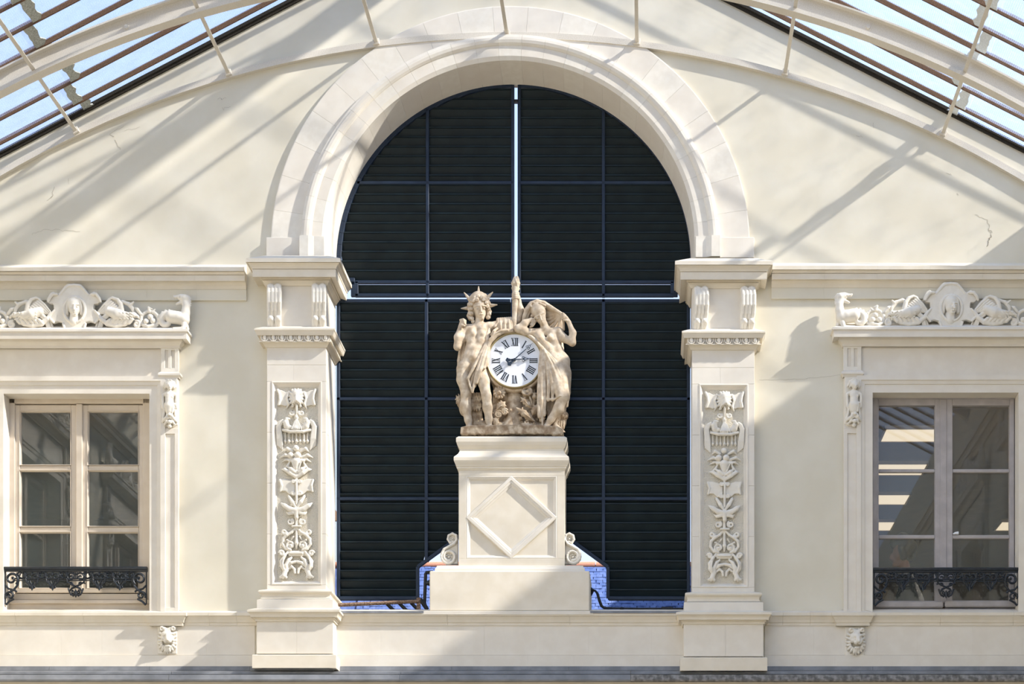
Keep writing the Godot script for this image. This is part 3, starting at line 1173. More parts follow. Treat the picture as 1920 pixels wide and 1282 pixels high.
func pilaster_pair():
	for right in [false, true]:
		var x0 = 1297.5 if right else 500.5
		var x1 = 1414.5 if right else 611.5
		var dy = 5.0 if right else 0.0
		var t = thing("pilaster", "carved stone pilaster on the right of the dark shutters, half in shade" if right else "carved stone pilaster on the left of the dark shutters, all in sun", "pilaster", P((x0 + x1) * 0.5, 1252 + dy), "carved pilasters either side of the arch")
		var a = X(x0, ZP)
		var b = X(x1, ZP)
		var path = [Vector2(a, -0.36), Vector2(a, ZP), Vector2(b, ZP), Vector2(b, 0.0)] if right else [Vector2(a, 0.0), Vector2(a, ZP), Vector2(b, ZP), Vector2(b, -0.36)]
		var pf = func(list):
			var o = []
			for q in list:
				o.append([q[0], q[1] + dy])
			return prof(o, ZP)
		var ring = func(nm, list, mat):
			var m = MB.new()
			m.mould(path, pf.call(list))
			part(nm, m, mat, t)
		# foot: plinth, die, cap, base
		ring.call("plinth", [[0.0, 1252], [0.112, 1252], [0.112, 1228], [0.106, 1227], [0.0, 1226.5]], M.stone_warm)
		for k in 2:                                           # die of two upright stones
			var m = MB.new()
			var c = lerpf(a, b, 0.53)
			var l = a - 0.078 if k == 0 else c + 0.0003
			var r = c - 0.0003 if k == 0 else b + 0.078
			m.box(Vector3(l, Y(1228 + dy, ZP), 0.0), Vector3(r, Y(1160 + dy, ZP), ZP + 0.078), 0.0015)
			part("die_stone", m, M.stone, t)
		ring.call("pedestal_cap", [[0.0, 1165], [0.09, 1164.5], [0.09, 1161], [0.102, 1159.5], [0.102, 1157], [0.124, 1156.5], [0.126, 1153.5], [0.13, 1151], [0.142, 1147.5], [0.15, 1146.5], [0.15, 1142.5], [0.06, 1139]], M.stone_warm)
		ring.call("base_plinth", [[0.0, 1141.5], [0.076, 1141.5], [0.076, 1124], [0.0, 1122]], M.stone)
		ring.call("base_moulding", [[0.0, 1123], [0.05, 1122.5], [0.044, 1120], [0.042, 1117], [0.046, 1114], [0.056, 1112], [0.062, 1111], [0.066, 1109.5], [0.066, 1107.5], [0.06, 1106], [0.0, 1104.5]], M.stone_warm)
		# shaft core and the stones that frame the sunk panel
		var m = MB.new()
		m.box(Vector3(a + 0.002, Y(1108 + dy, ZP), -0.36), Vector3(b - 0.002, Y(640 + dy, ZP), ZP - 0.042))
		part("shaft_core", m, M.stone, t)
		var px0 = x0 + 13.5
		var px1 = x1 - 11.5 if right else x1 - 8.0
		var pl0 = x0 + 22.0
		var pl1 = px1 - 9.5
		if not right:
			px0 = x0 + 9.0
			pl0 = x0 + 17.5
		var yt = 715.0 + dy
		var yb = 1096.0 + dy
		var stones = [[x0, 640 + dy, x1, 684 + dy], [x0, 684 + dy, lerpf(x0, x1, 0.45), yt], [lerpf(x0, x1, 0.45), 684 + dy, x1, yt], [x0, yb, x1, 1107 + dy]]
		for q in [[x0, px0], [px1, x1]]:
			for k in 4:
				stones.append([q[0], lerpf(yt, yb, k / 4.0), q[1], lerpf(yt, yb, (k + 1) / 4.0)])
		for i in stones.size():
			var q = stones[i]
			m = MB.new()
			m.box(Vector3(X(q[0], ZP), Y(q[3], ZP) + 0.0007, 0.0), Vector3(X(q[2], ZP), Y(q[1], ZP) - 0.0007, ZP), 0.002)
			part("shaft_stone", m, M.stone, t)
		# bead and sloping moulding round the panel
		m = MB.new()
		var rect = [Vector2(X(px0, ZP), Y(yb, ZP)), Vector2(X(px0, ZP), Y(yt, ZP)), Vector2(X(px1, ZP), Y(yt, ZP)), Vector2(X(px1, ZP), Y(yb, ZP))]
		m.mould(rect, [Vector2(0.001, ZP - 0.045), Vector2(0.001, ZP + 0.003), Vector2(-0.004, ZP + 0.006), Vector2(-0.01, ZP + 0.006), Vector2(-0.013, ZP + 0.002), Vector2(-0.02, ZP - 0.003), Vector2(-0.03, ZP - 0.02), Vector2(-0.042, ZP - 0.03), Vector2(-0.044, ZP - 0.04)], false, true)
		part("panel_moulding", m, M.stone, t)
		m = MB.new()
		m.box(Vector3(X(px0, ZP), Y(yb, ZP), ZP - 0.045), Vector3(X(px1, ZP), Y(yt, ZP), ZP - 0.034))
		part("pecked_ground", m, M.pecked, t)
		panel_carving(t, (px0 + px1) * 0.5 + (0.0 if right else -0.5), dy, ZP - 0.036)
		# necking with eggs and darts
		ring.call("necking", [[0.0, 652], [0.012, 650.5], [0.02, 647], [0.032, 643], [0.04, 641], [0.06, 640.8], [0.06, 639.6], [0.046, 639.2], [0.05, 629], [0.074, 628.4], [0.08, 625.5], [0.09, 620], [0.096, 618.5], [0.096, 615.5], [0.0, 611]], M.stone_warm)
		var zz = ZP + 0.05
		for i in 8:
			var ex = lerpf(X(x0, ZP) - 0.048, X(x1, ZP) + 0.048, (i + 0.5) / 8.0)
			var ey = Y(634.3 + dy, zz)
			var e = MB.new()
			e.lathe([Vector2(0.0, -0.031), Vector2(0.011, -0.027), Vector2(0.019, -0.012), Vector2(0.022, 0.004), Vector2(0.018, 0.02), Vector2(0.0, 0.026)], 14, Transform3D(Basis.IDENTITY, Vector3(ex, ey + 0.002, zz)))
			part("egg", e, M.carved, t)
			e = MB.new()
			var u = []
			for k in 11:
				var an = deg_to_rad(lerpf(160, 380, k / 10.0))
				u.append(Vector3(ex + cos(an) * 0.032, ey + sin(an) * 0.036 + 0.006, zz + 0.01))
			e.tube(u, 0.0055, 6)
			part("egg_rim", e, M.stone, t)
			if i < 7:
				e = MB.new()
				var dx = ex + 0.5 * (X(x1, ZP) - X(x0, ZP) + 0.096) / 8.0
				e.tube([Vector3(dx, ey + 0.03, zz), Vector3(dx, ey - 0.005, zz + 0.004), Vector3(dx, ey - 0.032, zz)], [0.003, 0.006, 0.001], 6)
				part("dart", e, M.stone, t)
		# the frieze block with its two consoles
		m = MB.new()
		m.box(Vector3(a, Y(617 + dy, ZP), -0.36), Vector3(b, Y(532 + dy, ZP), ZP), 0.003)
		part("frieze_stone", m, M.stone, t)
		for k in 2:
			var cx = lerpf(x0, x1, 0.124 if k == 0 else 0.876)
			m = shared_mesh("console", console_mesh, cx, 575.0 + dy)
			part("console", m, M.carved, t, P(cx, 575.0 + dy, ZP))
		# crowning cornice
		ring.call("capital_cornice", [[0.0, 536], [0.012, 535.5], [0.018, 533], [0.028, 529], [0.04, 525.5], [0.034, 524.6], [0.05, 523.5], [0.05, 519.5], [0.108, 519], [0.11, 517], [0.11, 505], [0.102, 504.3], [0.114, 503.5], [0.118, 500.5], [0.13, 496.5], [0.144, 493.5], [0.146, 492], [0.138, 491.6], [0.16, 491], [0.16, 484], [0.02, 479]], M.stone_warm)


func shared_mesh(key: String, f: Callable, x, y):
	if not shared.has(key):
		shared[key] = f.call(x, y)
	return shared[key]


func console_mesh(cx, cy):
	var q = Clay.new(self, cx, cy, ZP, 0.8)
	var o = cy - 575.0
	for s in [-6.8, 6.8]:
		for e in [-3.6, 3.6]:
			q.chain([[cx + s + e, 536 + o, 10, 3.3], [cx + s + e, 548 + o, 15, 3.5], [cx + s + e, 566 + o, 15, 3.4], [cx + s + e, 582 + o, 10, 3.2], [cx + s + e, 592 + o, 6, 3.0]])
		q.chain([[cx + s, 536 + o, 8, 5.0], [cx + s, 566 + o, 10, 5.0], [cx + s, 592 + o, 3, 5.0]])
		q.ball(cx + s, 597 + o, 9, 5.4)
		q.chain([[cx + s - 3.2, 600 + o, 9, 3.4], [cx + s - 2.4, 612 + o, 4, 2.2]])
		q.chain([[cx + s + 3.2, 600 + o, 9, 3.4], [cx + s + 2.4, 612 + o, 4, 2.2]])
	q.plate([[cx - 13, 536 + o], [cx + 13, 536 + o], [cx + 13, 613 + o], [cx - 13, 613 + o]], -1, 5)
	return q.mesh(0.0048)


# the relief of the panels, from the lion mask at the top to the claw feet
func panel_carving(t: Node3D, cx, dy, z):
	var pieces = ["lion_mask", "banner", "banner-", "fountain", "bird", "bird-", "fruit_cup", "leaf_spray", "open_book", "acanthus", "scrollwork", "claw_foot"]
	for nm in pieces:
		if not shared.has("panel_" + nm):
			shared["panel_" + nm] = carve_panel(nm, cx, z)
		part(nm.trim_suffix("-"), shared["panel_" + nm], M.carved, t, P(cx, 900 + dy, z))


func carve_panel(nm: String, c, z):
	var q = Clay.new(self, c, 900, z, 1.2)
	if nm.begins_with("b"):
		q.sides = [-1] if nm.ends_with("-") else [1]
	match nm.trim_suffix("-"):
		"lion_mask":
			q.chain([[c, 739, 5, 8.5], [c, 751, 6, 7]])
			q.chain([[c, 740, 10, 3.6], [c, 750, 14, 3.4]])
			q.both(c, [[3.2, 752.5, 12.5, 3.0], [5.5, 756, 9, 2.6]])
			q.both(c, [[2.2, 738.5, 12, 1.6], [8, 736.5, 8, 1.8]], false, 0.6)
			q.ball(c, 750, 17.5, 1.8, false, 0.5)
			q.both(c, [[4.4, 741.5, 13.5, 2.0]], true)
			q.both(c, [[4.4, 742, 11, 1.4]], false, 0.3)
			q.both(c, [[0, 757.5, 13, 1.3], [5, 756.5, 11, 1.2]], true)
			q.chain([[c, 759, 9, 2.4], [c, 776, 5, 1.8]])
			for a in [[3, 729, 8], [8, 730, 7], [12.5, 735, 5], [14, 742, 4], [13.5, 749, 4], [12, 756, 4], [8, 763, 4]]:
				q.both(c, [[lerpf(0.0, a[0], 0.6), lerpf(746, a[1], 0.6), a[2] + 1, 3.0], [a[0] * 0.92, lerpf(746, a[1], 0.9), a[2], 2.6], [a[0] + 0.5, a[1], a[2] - 2, 1.4]], false, 0.5)
		"banner":
			for s in q.sides:
				q.plate([[c + 13 * s, 734], [c + 20 * s, 736], [c + 27 * s, 732], [c + 36 * s, 730.5], [c + 33 * s, 739], [c + 31 * s, 748], [c + 33 * s, 757], [c + 36 * s, 761], [c + 27 * s, 759.5], [c + 21 * s, 762], [c + 14 * s, 758], [c + 17 * s, 746]], -1, 4.5, 0.8)
			q.both(c, [[35, 731, 5, 2.4], [32, 739, 6.5, 2.2], [31, 748, 6.5, 2.2], [33.5, 758, 5, 2.4]], false, 0.6)
			q.both(c, [[14, 735, 5, 2.0], [18, 746, 6, 1.8], [14.5, 757, 5, 2.0]], false, 0.6)
			q.both(c, [[15, 758, 4, 2.2], [19, 766, 3, 1]])
			q.both(c, [[24, 745, 6.5, 1.7], [24, 749.5, 6.5, 1.7]], true)
		"fountain":
			q.both_spiral(c, 9, 774, 5, 5.5, 1.2, 1.2, 150, 1.7)
			q.ball(c, 783, 5, 4)
			q.chain([[c, 778, 5, 2], [c, 789, 5, 3.2], [c, 796, 4, 6], [c, 803, 3, 10]])
			for a in [-9, -5.5, -2, 2, 5.5, 9]:
				q.chain([[c + a * 0.35, 789, 7.5, 1.1], [c + a, 804, 11, 1.4]], false, 0.5)
			q.chain([[c - 25, 806, 6, 2.6], [c - 12, 809, 9, 2.8], [c + 12, 809, 9, 2.8], [c + 25, 806, 6, 2.6]])
			for i in 7:
				var x = -21.0 + i * 7.0
				var n = 1.0 if i % 2 else 0.6
				q.chain([[c + x, 811, 5 * n, 1.3], [c + x, 824, 5 * n, 1.2], [c + x, 827, 5 * n, 2.6], [c + x, 832, 3 * n, 0.7]], false, 0.6)
		"bird":
			q.both(c, [[18, 799, 6, 6], [20, 792, 7, 5.2], [18, 786, 8, 3.6], [14, 785, 9, 2.2]])
			q.both(c, [[11, 801, 6, 4], [17, 803, 6, 4]])
			q.both(c, [[16, 791.5, 12, 1.7]], true)
			for i in 5:
				var f = i / 4.0
				q.both(c, [[26 + 5 * f, 788 + 3 * f, 6, 2.4], [31 + 5 * f, 800, 5, 2.3], [27.5 + 8 * f, 822, 4, 1.9], [26 + 9.5 * f, 843 - 8 * f, 2, 1.2]], false, 0.5)
		"fruit_cup":
			q.ball(c - 1, 840, 6, 5.5)
			q.ball(c - 11, 853, 7, 5.5)
			q.ball(c + 2.5, 853, 8, 6)
			q.both(c, [[8, 846, 4, 2.5], [17, 841, 5, 3.2], [22, 846, 3, 1.2]])
			q.both(c, [[10, 857, 5, 2.6], [21, 853, 6, 2.8], [31, 858, 3, 1.0]])
			q.both(c, [[8, 861, 4, 2.2], [20, 862, 5, 2.2], [27, 866, 3, 0.9]])
			q.chain([[c - 14, 864, 6, 2.2], [c, 862, 8, 2.6], [c + 14, 864, 6, 2.2]])
			q.chain([[c, 866, 4, 9], [c, 878, 4, 5.5], [c, 884, 4, 3.5]])
			for a in [-6, 0, 6]:
				q.chain([[c + a * 1.4, 866, 10, 1.4], [c + a * 0.4, 884, 7, 1.2]], false, 0.5)
		"leaf_spray":
			q.fz = 1.5
			q.both(c, [[13, 866, 6, 1.6], [17, 874, 6, 2.4], [22, 878, 4, 1.0]])
			q.both(c, [[2, 893, 6, 3.2], [12, 886, 7, 4.2], [22, 880, 6, 3.2], [28, 880, 3, 1.0]])
			q.both(c, [[4, 884, 8, 3], [10, 879, 9, 3.2], [17, 875, 6, 1.5]])
			q.fz = 1.0
			q.chain([[c, 882, 6, 3], [c, 900, 5, 2]])
			q.both_spiral(c, 6, 902, 7, 3.8, 1.0, 1.1, 150, 1.6)
		"open_book":
			q.both(c, [[3, 905, 4, 0.6], [3, 924, 4, 0.6]])
			for s in [1, -1]:
				q.plate([[c + 3 * s, 903], [c + 12 * s, 901], [c + 22 * s, 898], [c + 32 * s, 899], [c + 29 * s, 910], [c + 31 * s, 921], [c + 20 * s, 921], [c + 12 * s, 928], [c + 3 * s, 926]], -1, 5)
				q.chain([[c + 31 * s, 900, 4, 2.2], [c + 28 * s, 910, 5, 2.0], [c + 30 * s, 921, 4, 1.8]])
			q.both_spiral(c, 6, 924, 6, 4, 1, 1.1, 210, 1.7)
			q.chain([[c, 903, 8, 2.2], [c, 945, 6, 2.2]])
		"acanthus":
			q.fz = 1.5
			q.both(c, [[1, 951, 6, 2], [8, 941, 7, 3.6], [14, 931, 5, 2.6], [16, 927, 3, 0.8]])
			q.both(c, [[3, 956, 8, 4.6], [13, 954, 8, 4.6], [22, 948, 8, 4.2], [29, 943, 5, 1.4]])
			q.both(c, [[6, 961, 8, 3.6], [14, 963, 6, 3], [19, 960, 4, 1.4]])
			q.both(c, [[12, 957.5, 14, 2.0]], true)
			q.fz = 1.0
			q.chain([[c, 958, 7, 4.6], [c, 970, 7, 3.4], [c, 977, 5, 1.4]])
			q.both_spiral(c, 11.5, 978, 5, 6.2, 1.8, 1.25, 130, 1.9)
			q.chain([[c, 975, 4, 2.6], [c, 986, 4, 3]])
			q.chain([[c - 7.5, 986.5, 8, 2.2], [c + 7.5, 986.5, 8, 2.2]])
		"scrollwork":
			q.chain([[c, 988, 4, 2.2], [c, 1012, 5, 2.6], [c, 1018, 6, 3.4], [c, 1028, 4, 1.8]])
			q.both(c, [[2, 990, 5, 2], [9, 998, 5, 2.6], [18, 1003, 6, 2.8], [25, 1010, 5, 2.8], [26, 1020, 5, 2.6], [20, 1029, 5, 2.4], [12, 1031, 5, 2.2]])
			q.both_spiral(c, 11, 1022, 6, 8.5, 2.0, 1.35, 270, 2.1)
			q.both(c, [[11, 1022, 7, 2.6]])
			q.both(c, [[16, 1001, 5, 2], [20, 996, 5, 2]])
			q.both_spiral(c, 23, 997, 5, 4.5, 2.5, 0.8, 200, 2.2)
			q.both(c, [[6, 1006, 6, 1.8], [10, 1012, 5, 1.0]])
			q.both(c, [[18, 1012, 8, 1.7], [12, 1015, 7, 1.0]])
		"claw_foot":
			q.plate([[c - 17, 1033], [c + 17, 1033], [c + 14, 1043], [c - 14, 1043]], -1, 6)
			q.plate([[c - 13, 1035.5], [c + 13, 1035.5], [c + 12, 1039], [c - 12, 1039]], -1, 9)
			q.both_spiral(c, 28, 1037, 6, 5, 1.6, 1.1, 20, 2.1)
			q.both(c, [[16, 1034, 5, 2], [22, 1042, 6, 2.8], [28, 1052, 6, 3.4], [27, 1062, 6, 3.6], [21, 1070, 6, 3.8], [22, 1077, 6, 3.6]])
			q.both(c, [[9, 1045, 5, 2], [15, 1050, 7, 3], [20, 1060, 7, 3.4], [18, 1070, 6, 3]])
			q.both(c, [[2, 1053, 6, 2.8], [10, 1055, 7, 3], [16, 1061, 6, 2]])
			q.both(c, [[14, 1066, 5, 2], [9, 1062, 6, 2.2], [4, 1067, 6, 2.4], [3, 1074, 6, 2.2]])
			q.both(c, [[22, 1074, 6, 4.4], [24, 1079, 7, 4.2]])
			for a in [[30, 1081.5], [25, 1082.5], [19.5, 1082]]:
				q.both(c, [[23.5, 1078, 7, 3], [a[0], a[1], 7, 2.6]], false, 0.8)
			q.both(c, [[24, 1047, 10, 1.4], [26, 1056, 11, 1.6], [24, 1066, 10, 1.2]], false, 0.4)
	return q.mesh(0.0044)


# ---------------------------------------------------------------- pedestal of the clock
func pedestal():
	var t = thing("pedestal", "cream stone pedestal with a sunk diamond panel carrying the clock figures", "pedestal", P(956, 1145, 0.03))
	var zd = -0.03
	var a = X(860, zd)
	var b = X(1058.7, zd)
	var path = [Vector2(a, -0.33), Vector2(a, zd), Vector2(b, zd), Vector2(b, -0.33)]
	var m = MB.new()
	blk(m, 805.5, 1070, 1105.5, 1145, -0.55, 0.03, 0.008)
	part("block", m, M.stone_warm, t)
	m = MB.new()
	m.mould([Vector2(X(798, 0.05), -0.5), Vector2(X(798, 0.05), 0.03), Vector2(X(1105, 0.05), 0.03), Vector2(X(1105, 0.05), -0.5)], [Vector2(0.0, Y(1152, 0.05)), Vector2(0.035, Y(1152, 0.05)), Vector2(0.035, Y(1146, 0.05)), Vector2(0.0, Y(1144, 0.05))])
	part("foot_slab", m, M.stone, t)
	m = MB.new()
	m.mould([Vector2(X(822, -0.02), -0.5), Vector2(X(822, -0.02), -0.02), Vector2(X(1091, -0.02), -0.02), Vector2(X(1091, -0.02), -0.5)], [Vector2(-0.1, Y(1071, 0)), Vector2(0.03, Y(1071, 0)), Vector2(0.028, Y(1066, 0)), Vector2(0.018, Y(1064, 0)), Vector2(0.012, Y(1060, 0)), Vector2(-0.02, Y(1059, -0.02)), Vector2(-0.12, Y(1058, -0.05))])
	m.box(Vector3(X(824, -0.02), Y(1071, 0), -0.5), Vector3(X(1090, -0.02), Y(1060, 0), -0.03))
	part("block_moulding", m, M.stone, t)
	m = MB.new()
	m.box(Vector3(a, Y(1062, zd), -0.33), Vector3(b, Y(872, zd), zd - 0.024))
	part("die", m, M.stone_warm, t)
	# rails of the front round the sunk fields
	var fr = [[860, 874, 1058.7, 892], [860, 1047, 1058.7, 1062], [860, 892, 874, 1047], [1044.5, 892, 1058.7, 1047]]
	for q in fr:
		m = MB.new()
		blk(m, q[0], q[1], q[2], q[3], zd - 0.05, zd, 0.002)
		part("panel_rail", m, M.stone_warm, t)
	var R = func(x, y): return Vector2(X(x, zd), Y(y, zd))
	m = MB.new()
	m.mould([R.call(874, 1047), R.call(874, 892), R.call(1044.5, 892), R.call(1044.5, 1047)], [Vector2(0, zd - 0.002), Vector2(-0.008, zd + 0.001), Vector2(-0.014, zd - 0.004), Vector2(-0.024, zd - 0.008), Vector2(-0.026, zd - 0.014), Vector2(-0.036, zd - 0.02), Vector2(-0.038, zd - 0.026)], false, true)
	part("panel_moulding", m, M.stone, t)
	m = MB.new()
	m.mould([R.call(873, 970), R.call(958.5, 891.5), R.call(1045, 970), R.call(958, 1047.5)], [Vector2(0.0, zd - 0.026), Vector2(0.0, zd - 0.002), Vector2(-0.006, zd + 0.004), Vector2(-0.03, zd + 0.004), Vector2(-0.034, zd - 0.002), Vector2(-0.05, zd - 0.004), Vector2(-0.054, zd - 0.012), Vector2(-0.07, zd - 0.02), Vector2(-0.074, zd - 0.0255)], false, true)
	part("diamond_frame", m, M.stone, t)
	m = MB.new()
	m.mould(path, prof([[0.0, 882], [0.006, 880.5], [0.01, 878.5], [0.016, 877.5], [0.016, 874.5], [0.022, 873.5], [0.024, 871.5], [0.036, 866], [0.042, 862.5], [0.042, 857], [0.038, 855.5], [0.02, 853.0], [0.004, 850], [-0.008, 845.5], [-0.01, 842], [0.0, 839], [0.012, 834], [0.02, 829], [0.022, 827.5], [0.022, 820.5], [0.0, 818]], zd))
	part("cornice", m, M.stone_warm, t)
	m = MB.new()
	m.box(Vector3(a + 0.012, Y(875, zd), -0.33), Vector3(b - 0.012, Y(819.5, zd), zd - 0.012))
	part("cornice_core", m, M.stone_warm, t)
	for s in [0, 1]:
		var k = func(x): return x if s == 0 else 1916.0 - x
		var q = Clay.new(self, k.call(843), 1030, -0.09, 1.0)
		q.fz = 0.55
		var sd = 1.0 if s == 0 else -1.0
		var lo = []
		var n = 20
		for i in n + 1:
			var f = i / float(n)
			var an = deg_to_rad(90.0) + sd * TAU * 1.35 * (1.0 - f) * 1.0
			var r = lerpf(7.5, 14.0, f)
			lo.append([k.call(841.7) + cos(an + PI * 0.35 * sd) * r, 1043.6 - sin(an + PI * 0.35 * sd) * r, 0, 2.6])
		q.chain(lo)
		q.chain([[k.call(828.5), 1038, 0, 2.8], [k.call(833), 1030, 0, 2.9], [k.call(842), 1025, 0, 3.0], [k.call(852), 1019.5, 0, 2.8], [k.call(857), 1012, 0, 2.5], [k.call(855.5), 1004, 0, 2.5], [k.call(848.5), 1000.5, 0, 2.4], [k.call(841.5), 1004, 0, 2.3], [k.call(839.8), 1011, 0, 2.2], [k.call(844), 1018, 0, 2.0], [k.call(850), 1015.5, 0, 1.8]])
		q.fz = 0.8
		q.plate([[k.call(828), 1043], [k.call(832), 1032], [k.call(848), 1022], [k.call(859), 1012], [k.call(859), 1058], [k.call(836), 1058]], -14, -1.5)
		q.plate([[k.call(841), 1009], [k.call(848), 1001], [k.call(857), 1006], [k.call(856), 1016], [k.call(846), 1019]], -14, -1.5)
		q.ball(k.call(841.7), 1043.9, 1.5, 2.2)
		q.ball(k.call(848.3), 1010, 1.5, 1.6)
		for i in 7:
			var an = TAU * i / 7.0
			q.ball(k.call(841.7) + cos(an) * 4.6, 1043.9 + sin(an) * 4.6, 0.5, 1.6, false, 0.4)
			q.ball(k.call(848.3) + cos(an) * 3.2, 1010 + sin(an) * 3.2, 0.5, 1.0, false, 0.3)
		part("volute", q.mesh(0.0045), M.carved, t, P(k.call(843), 1030, -0.09))


# ---------------------------------------------------------------- windows and their stone surrounds
var bay_kit := []


func window_bay(right: bool):
	var side = "right" if right else "left"
	var mx = func(x): return 1916.4 - x if right else x
	var yy = func(y): return y + lerpf(-4.0, 4.0, (y - 612.0) / 534.0) if right else y
	var sx = func(x, z): return X(mx.call(x), z)
	var ends = func(x0, x1, z):
		var a = sx.call(x0, z)
		var b = sx.call(x1, z)
		return [minf(a, b), maxf(a, b)]
	var YY = func(y, z): return Y(yy.call(y), z)
	var prf = func(list, base):
		var o = []
		for q in list:
			o.append(Vector2(q[0], YY.call(q[1], base + q[0])))
		return o
	var t = thing("window_surround", "moulded stone surround with slim pilasters of the %s window" % side, "surround", P(mx.call(143.25), yy.call(1146)))
	# architrave with its reveal
	var e = ends.call(6.5, 280.0, 0.03)
	var bot = YY.call(1147, 0.03)
	var top = YY.call(738, 0.03)
	var m = MB.new()
	var pr = [Vector2(0.155, 0), Vector2(0.155, 0.058), Vector2(0.112, 0.058), Vector2(0.106, 0.047), Vector2(0.078, 0.04), Vector2(0.074, 0.03), Vector2(0.002, 0.03), Vector2(0.0, 0.028), Vector2(0.0, -0.13)]
	m.mould([Vector2(e[0], bot), Vector2(e[0], top), Vector2(e[1], top), Vector2(e[1], bot)], pr, false)
	part("architrave", m, M.stone, t)
	m = MB.new()
	var f = ends.call(-16.0, 302.0, 0.02)
	m.box(Vector3(f[0], YY.call(707, 0.02), 0), Vector3(f[1], YY.call(640, 0.02), 0.02))
	part("frieze", m, M.stone, t)
	m = MB.new()
	m.box(Vector3(e[0] - 0.02, YY.call(1153, 0.03), -0.13), Vector3(e[1] + 0.02, YY.call(1145.5, 0.03), 0.05), 0.004)
	part("stone_sill", m, M.stone, t)
	# cornice over all
	m = MB.new()
	e = ends.call(-48.5, 335.0, 0.05)
	m.mould([Vector2(e[0], 0), Vector2(e[0], 0.05), Vector2(e[1], 0.05), Vector2(e[1], 0)], prf.call([[-0.02, 653], [0.0, 653], [0.01, 652], [0.012, 648], [0.03, 643], [0.04, 640.5], [0.045, 635.8], [0.1, 635], [0.102, 623.5], [0.11, 621.5], [0.116, 621], [0.116, 617], [-0.05, 610]], 0.05))
	m.box(Vector3(e[0], YY.call(636, 0.05), 0), Vector3(e[1], YY.call(614, 0.05), 0.06))
	part("hood_cornice", m, M.stone, t)
	# slim pilasters
	for k in 2:
		var px = func(x): return x if k == 0 else 286.5 - x
		var q = func(x0, y0, x1, y1, za, zb, b):
			var g = ends.call(px.call(x0), px.call(x1), zb)
			var n = MB.new()
			n.box(Vector3(g[0], YY.call(y1, zb), za), Vector3(g[1], YY.call(y0, zb), zb), b)
			return n
		var g = ends.call(px.call(301.5), px.call(335.0), 0.05)
		part("pier_core", q.call(302.5, 645, 334, 1149, 0.0, 0.036, 0.0), M.stone, t)
		for s in [[301.5, 648, 309, 698], [315, 655, 321, 690], [327.5, 648, 335, 698], [308, 690, 328, 698], [308, 648, 328, 656]]:
			part("flute_fillet", q.call(s[0], s[1], s[2], s[3], 0.03, 0.05, 0.002), M.carved, t)
		for s in [[300.5, 803, 308, 1148], [327.5, 803, 334.5, 1148], [307, 803, 328.5, 813], [307, 1139, 328.5, 1148]]:
			part("pier_stone", q.call(s[0], s[1], s[2], s[3], 0.03, 0.05, 0.002), M.stone, t)
		for w in [["pier_cap", [[0.0, 652], [0.008, 651], [0.01, 647], [0.02, 643], [0.034, 638.5], [0.04, 637], [0.04, 633], [0.0, 632]]], ["shelf", [[0.0, 709], [0.004, 708], [0.008, 706], [0.018, 704], [0.022, 703], [0.022, 700], [0.016, 698.5], [0.0, 697]]]]:
			m = MB.new()
			m.mould([Vector2(g[0], 0), Vector2(g[0], 0.05), Vector2(g[1], 0.05), Vector2(g[1], 0)], prf.call(w[1], 0.05))
			part(w[0], m, M.stone, t)
		m = shared_mesh("caryatid", caryatid_mesh, 318.0, 755.0)
		var cp = P(mx.call(px.call(318.0)), yy.call(755.0), 0.04)
		part("caryatid", m, M.carved, t, cp)
	bay_kit.append(t)
	# lion heads under the sill
	var lm = shared_mesh("lion", lion_mesh, 314.0, 1200.0)
	var hd = bare("lion_head", lm, M.carved, "carved lion head corbel under the sill beside the %s window" % side, "corbel", "lion head corbels")
	hd.position = P(mx.call(314.0), 1199.0 + (3.0 if right else 0.0), 0.008)
	# carved cresting on the cornice
	cresting(right, mx.call(139.5), yy.call(614.0))
	# joinery
	window(right)
	railing(right)
	if right:
		bay_kit.clear()
		for o in get_children():
			if o.name in ["window_surround", "cresting", "window_1", "railing"]:
				bay_kit.append(o)


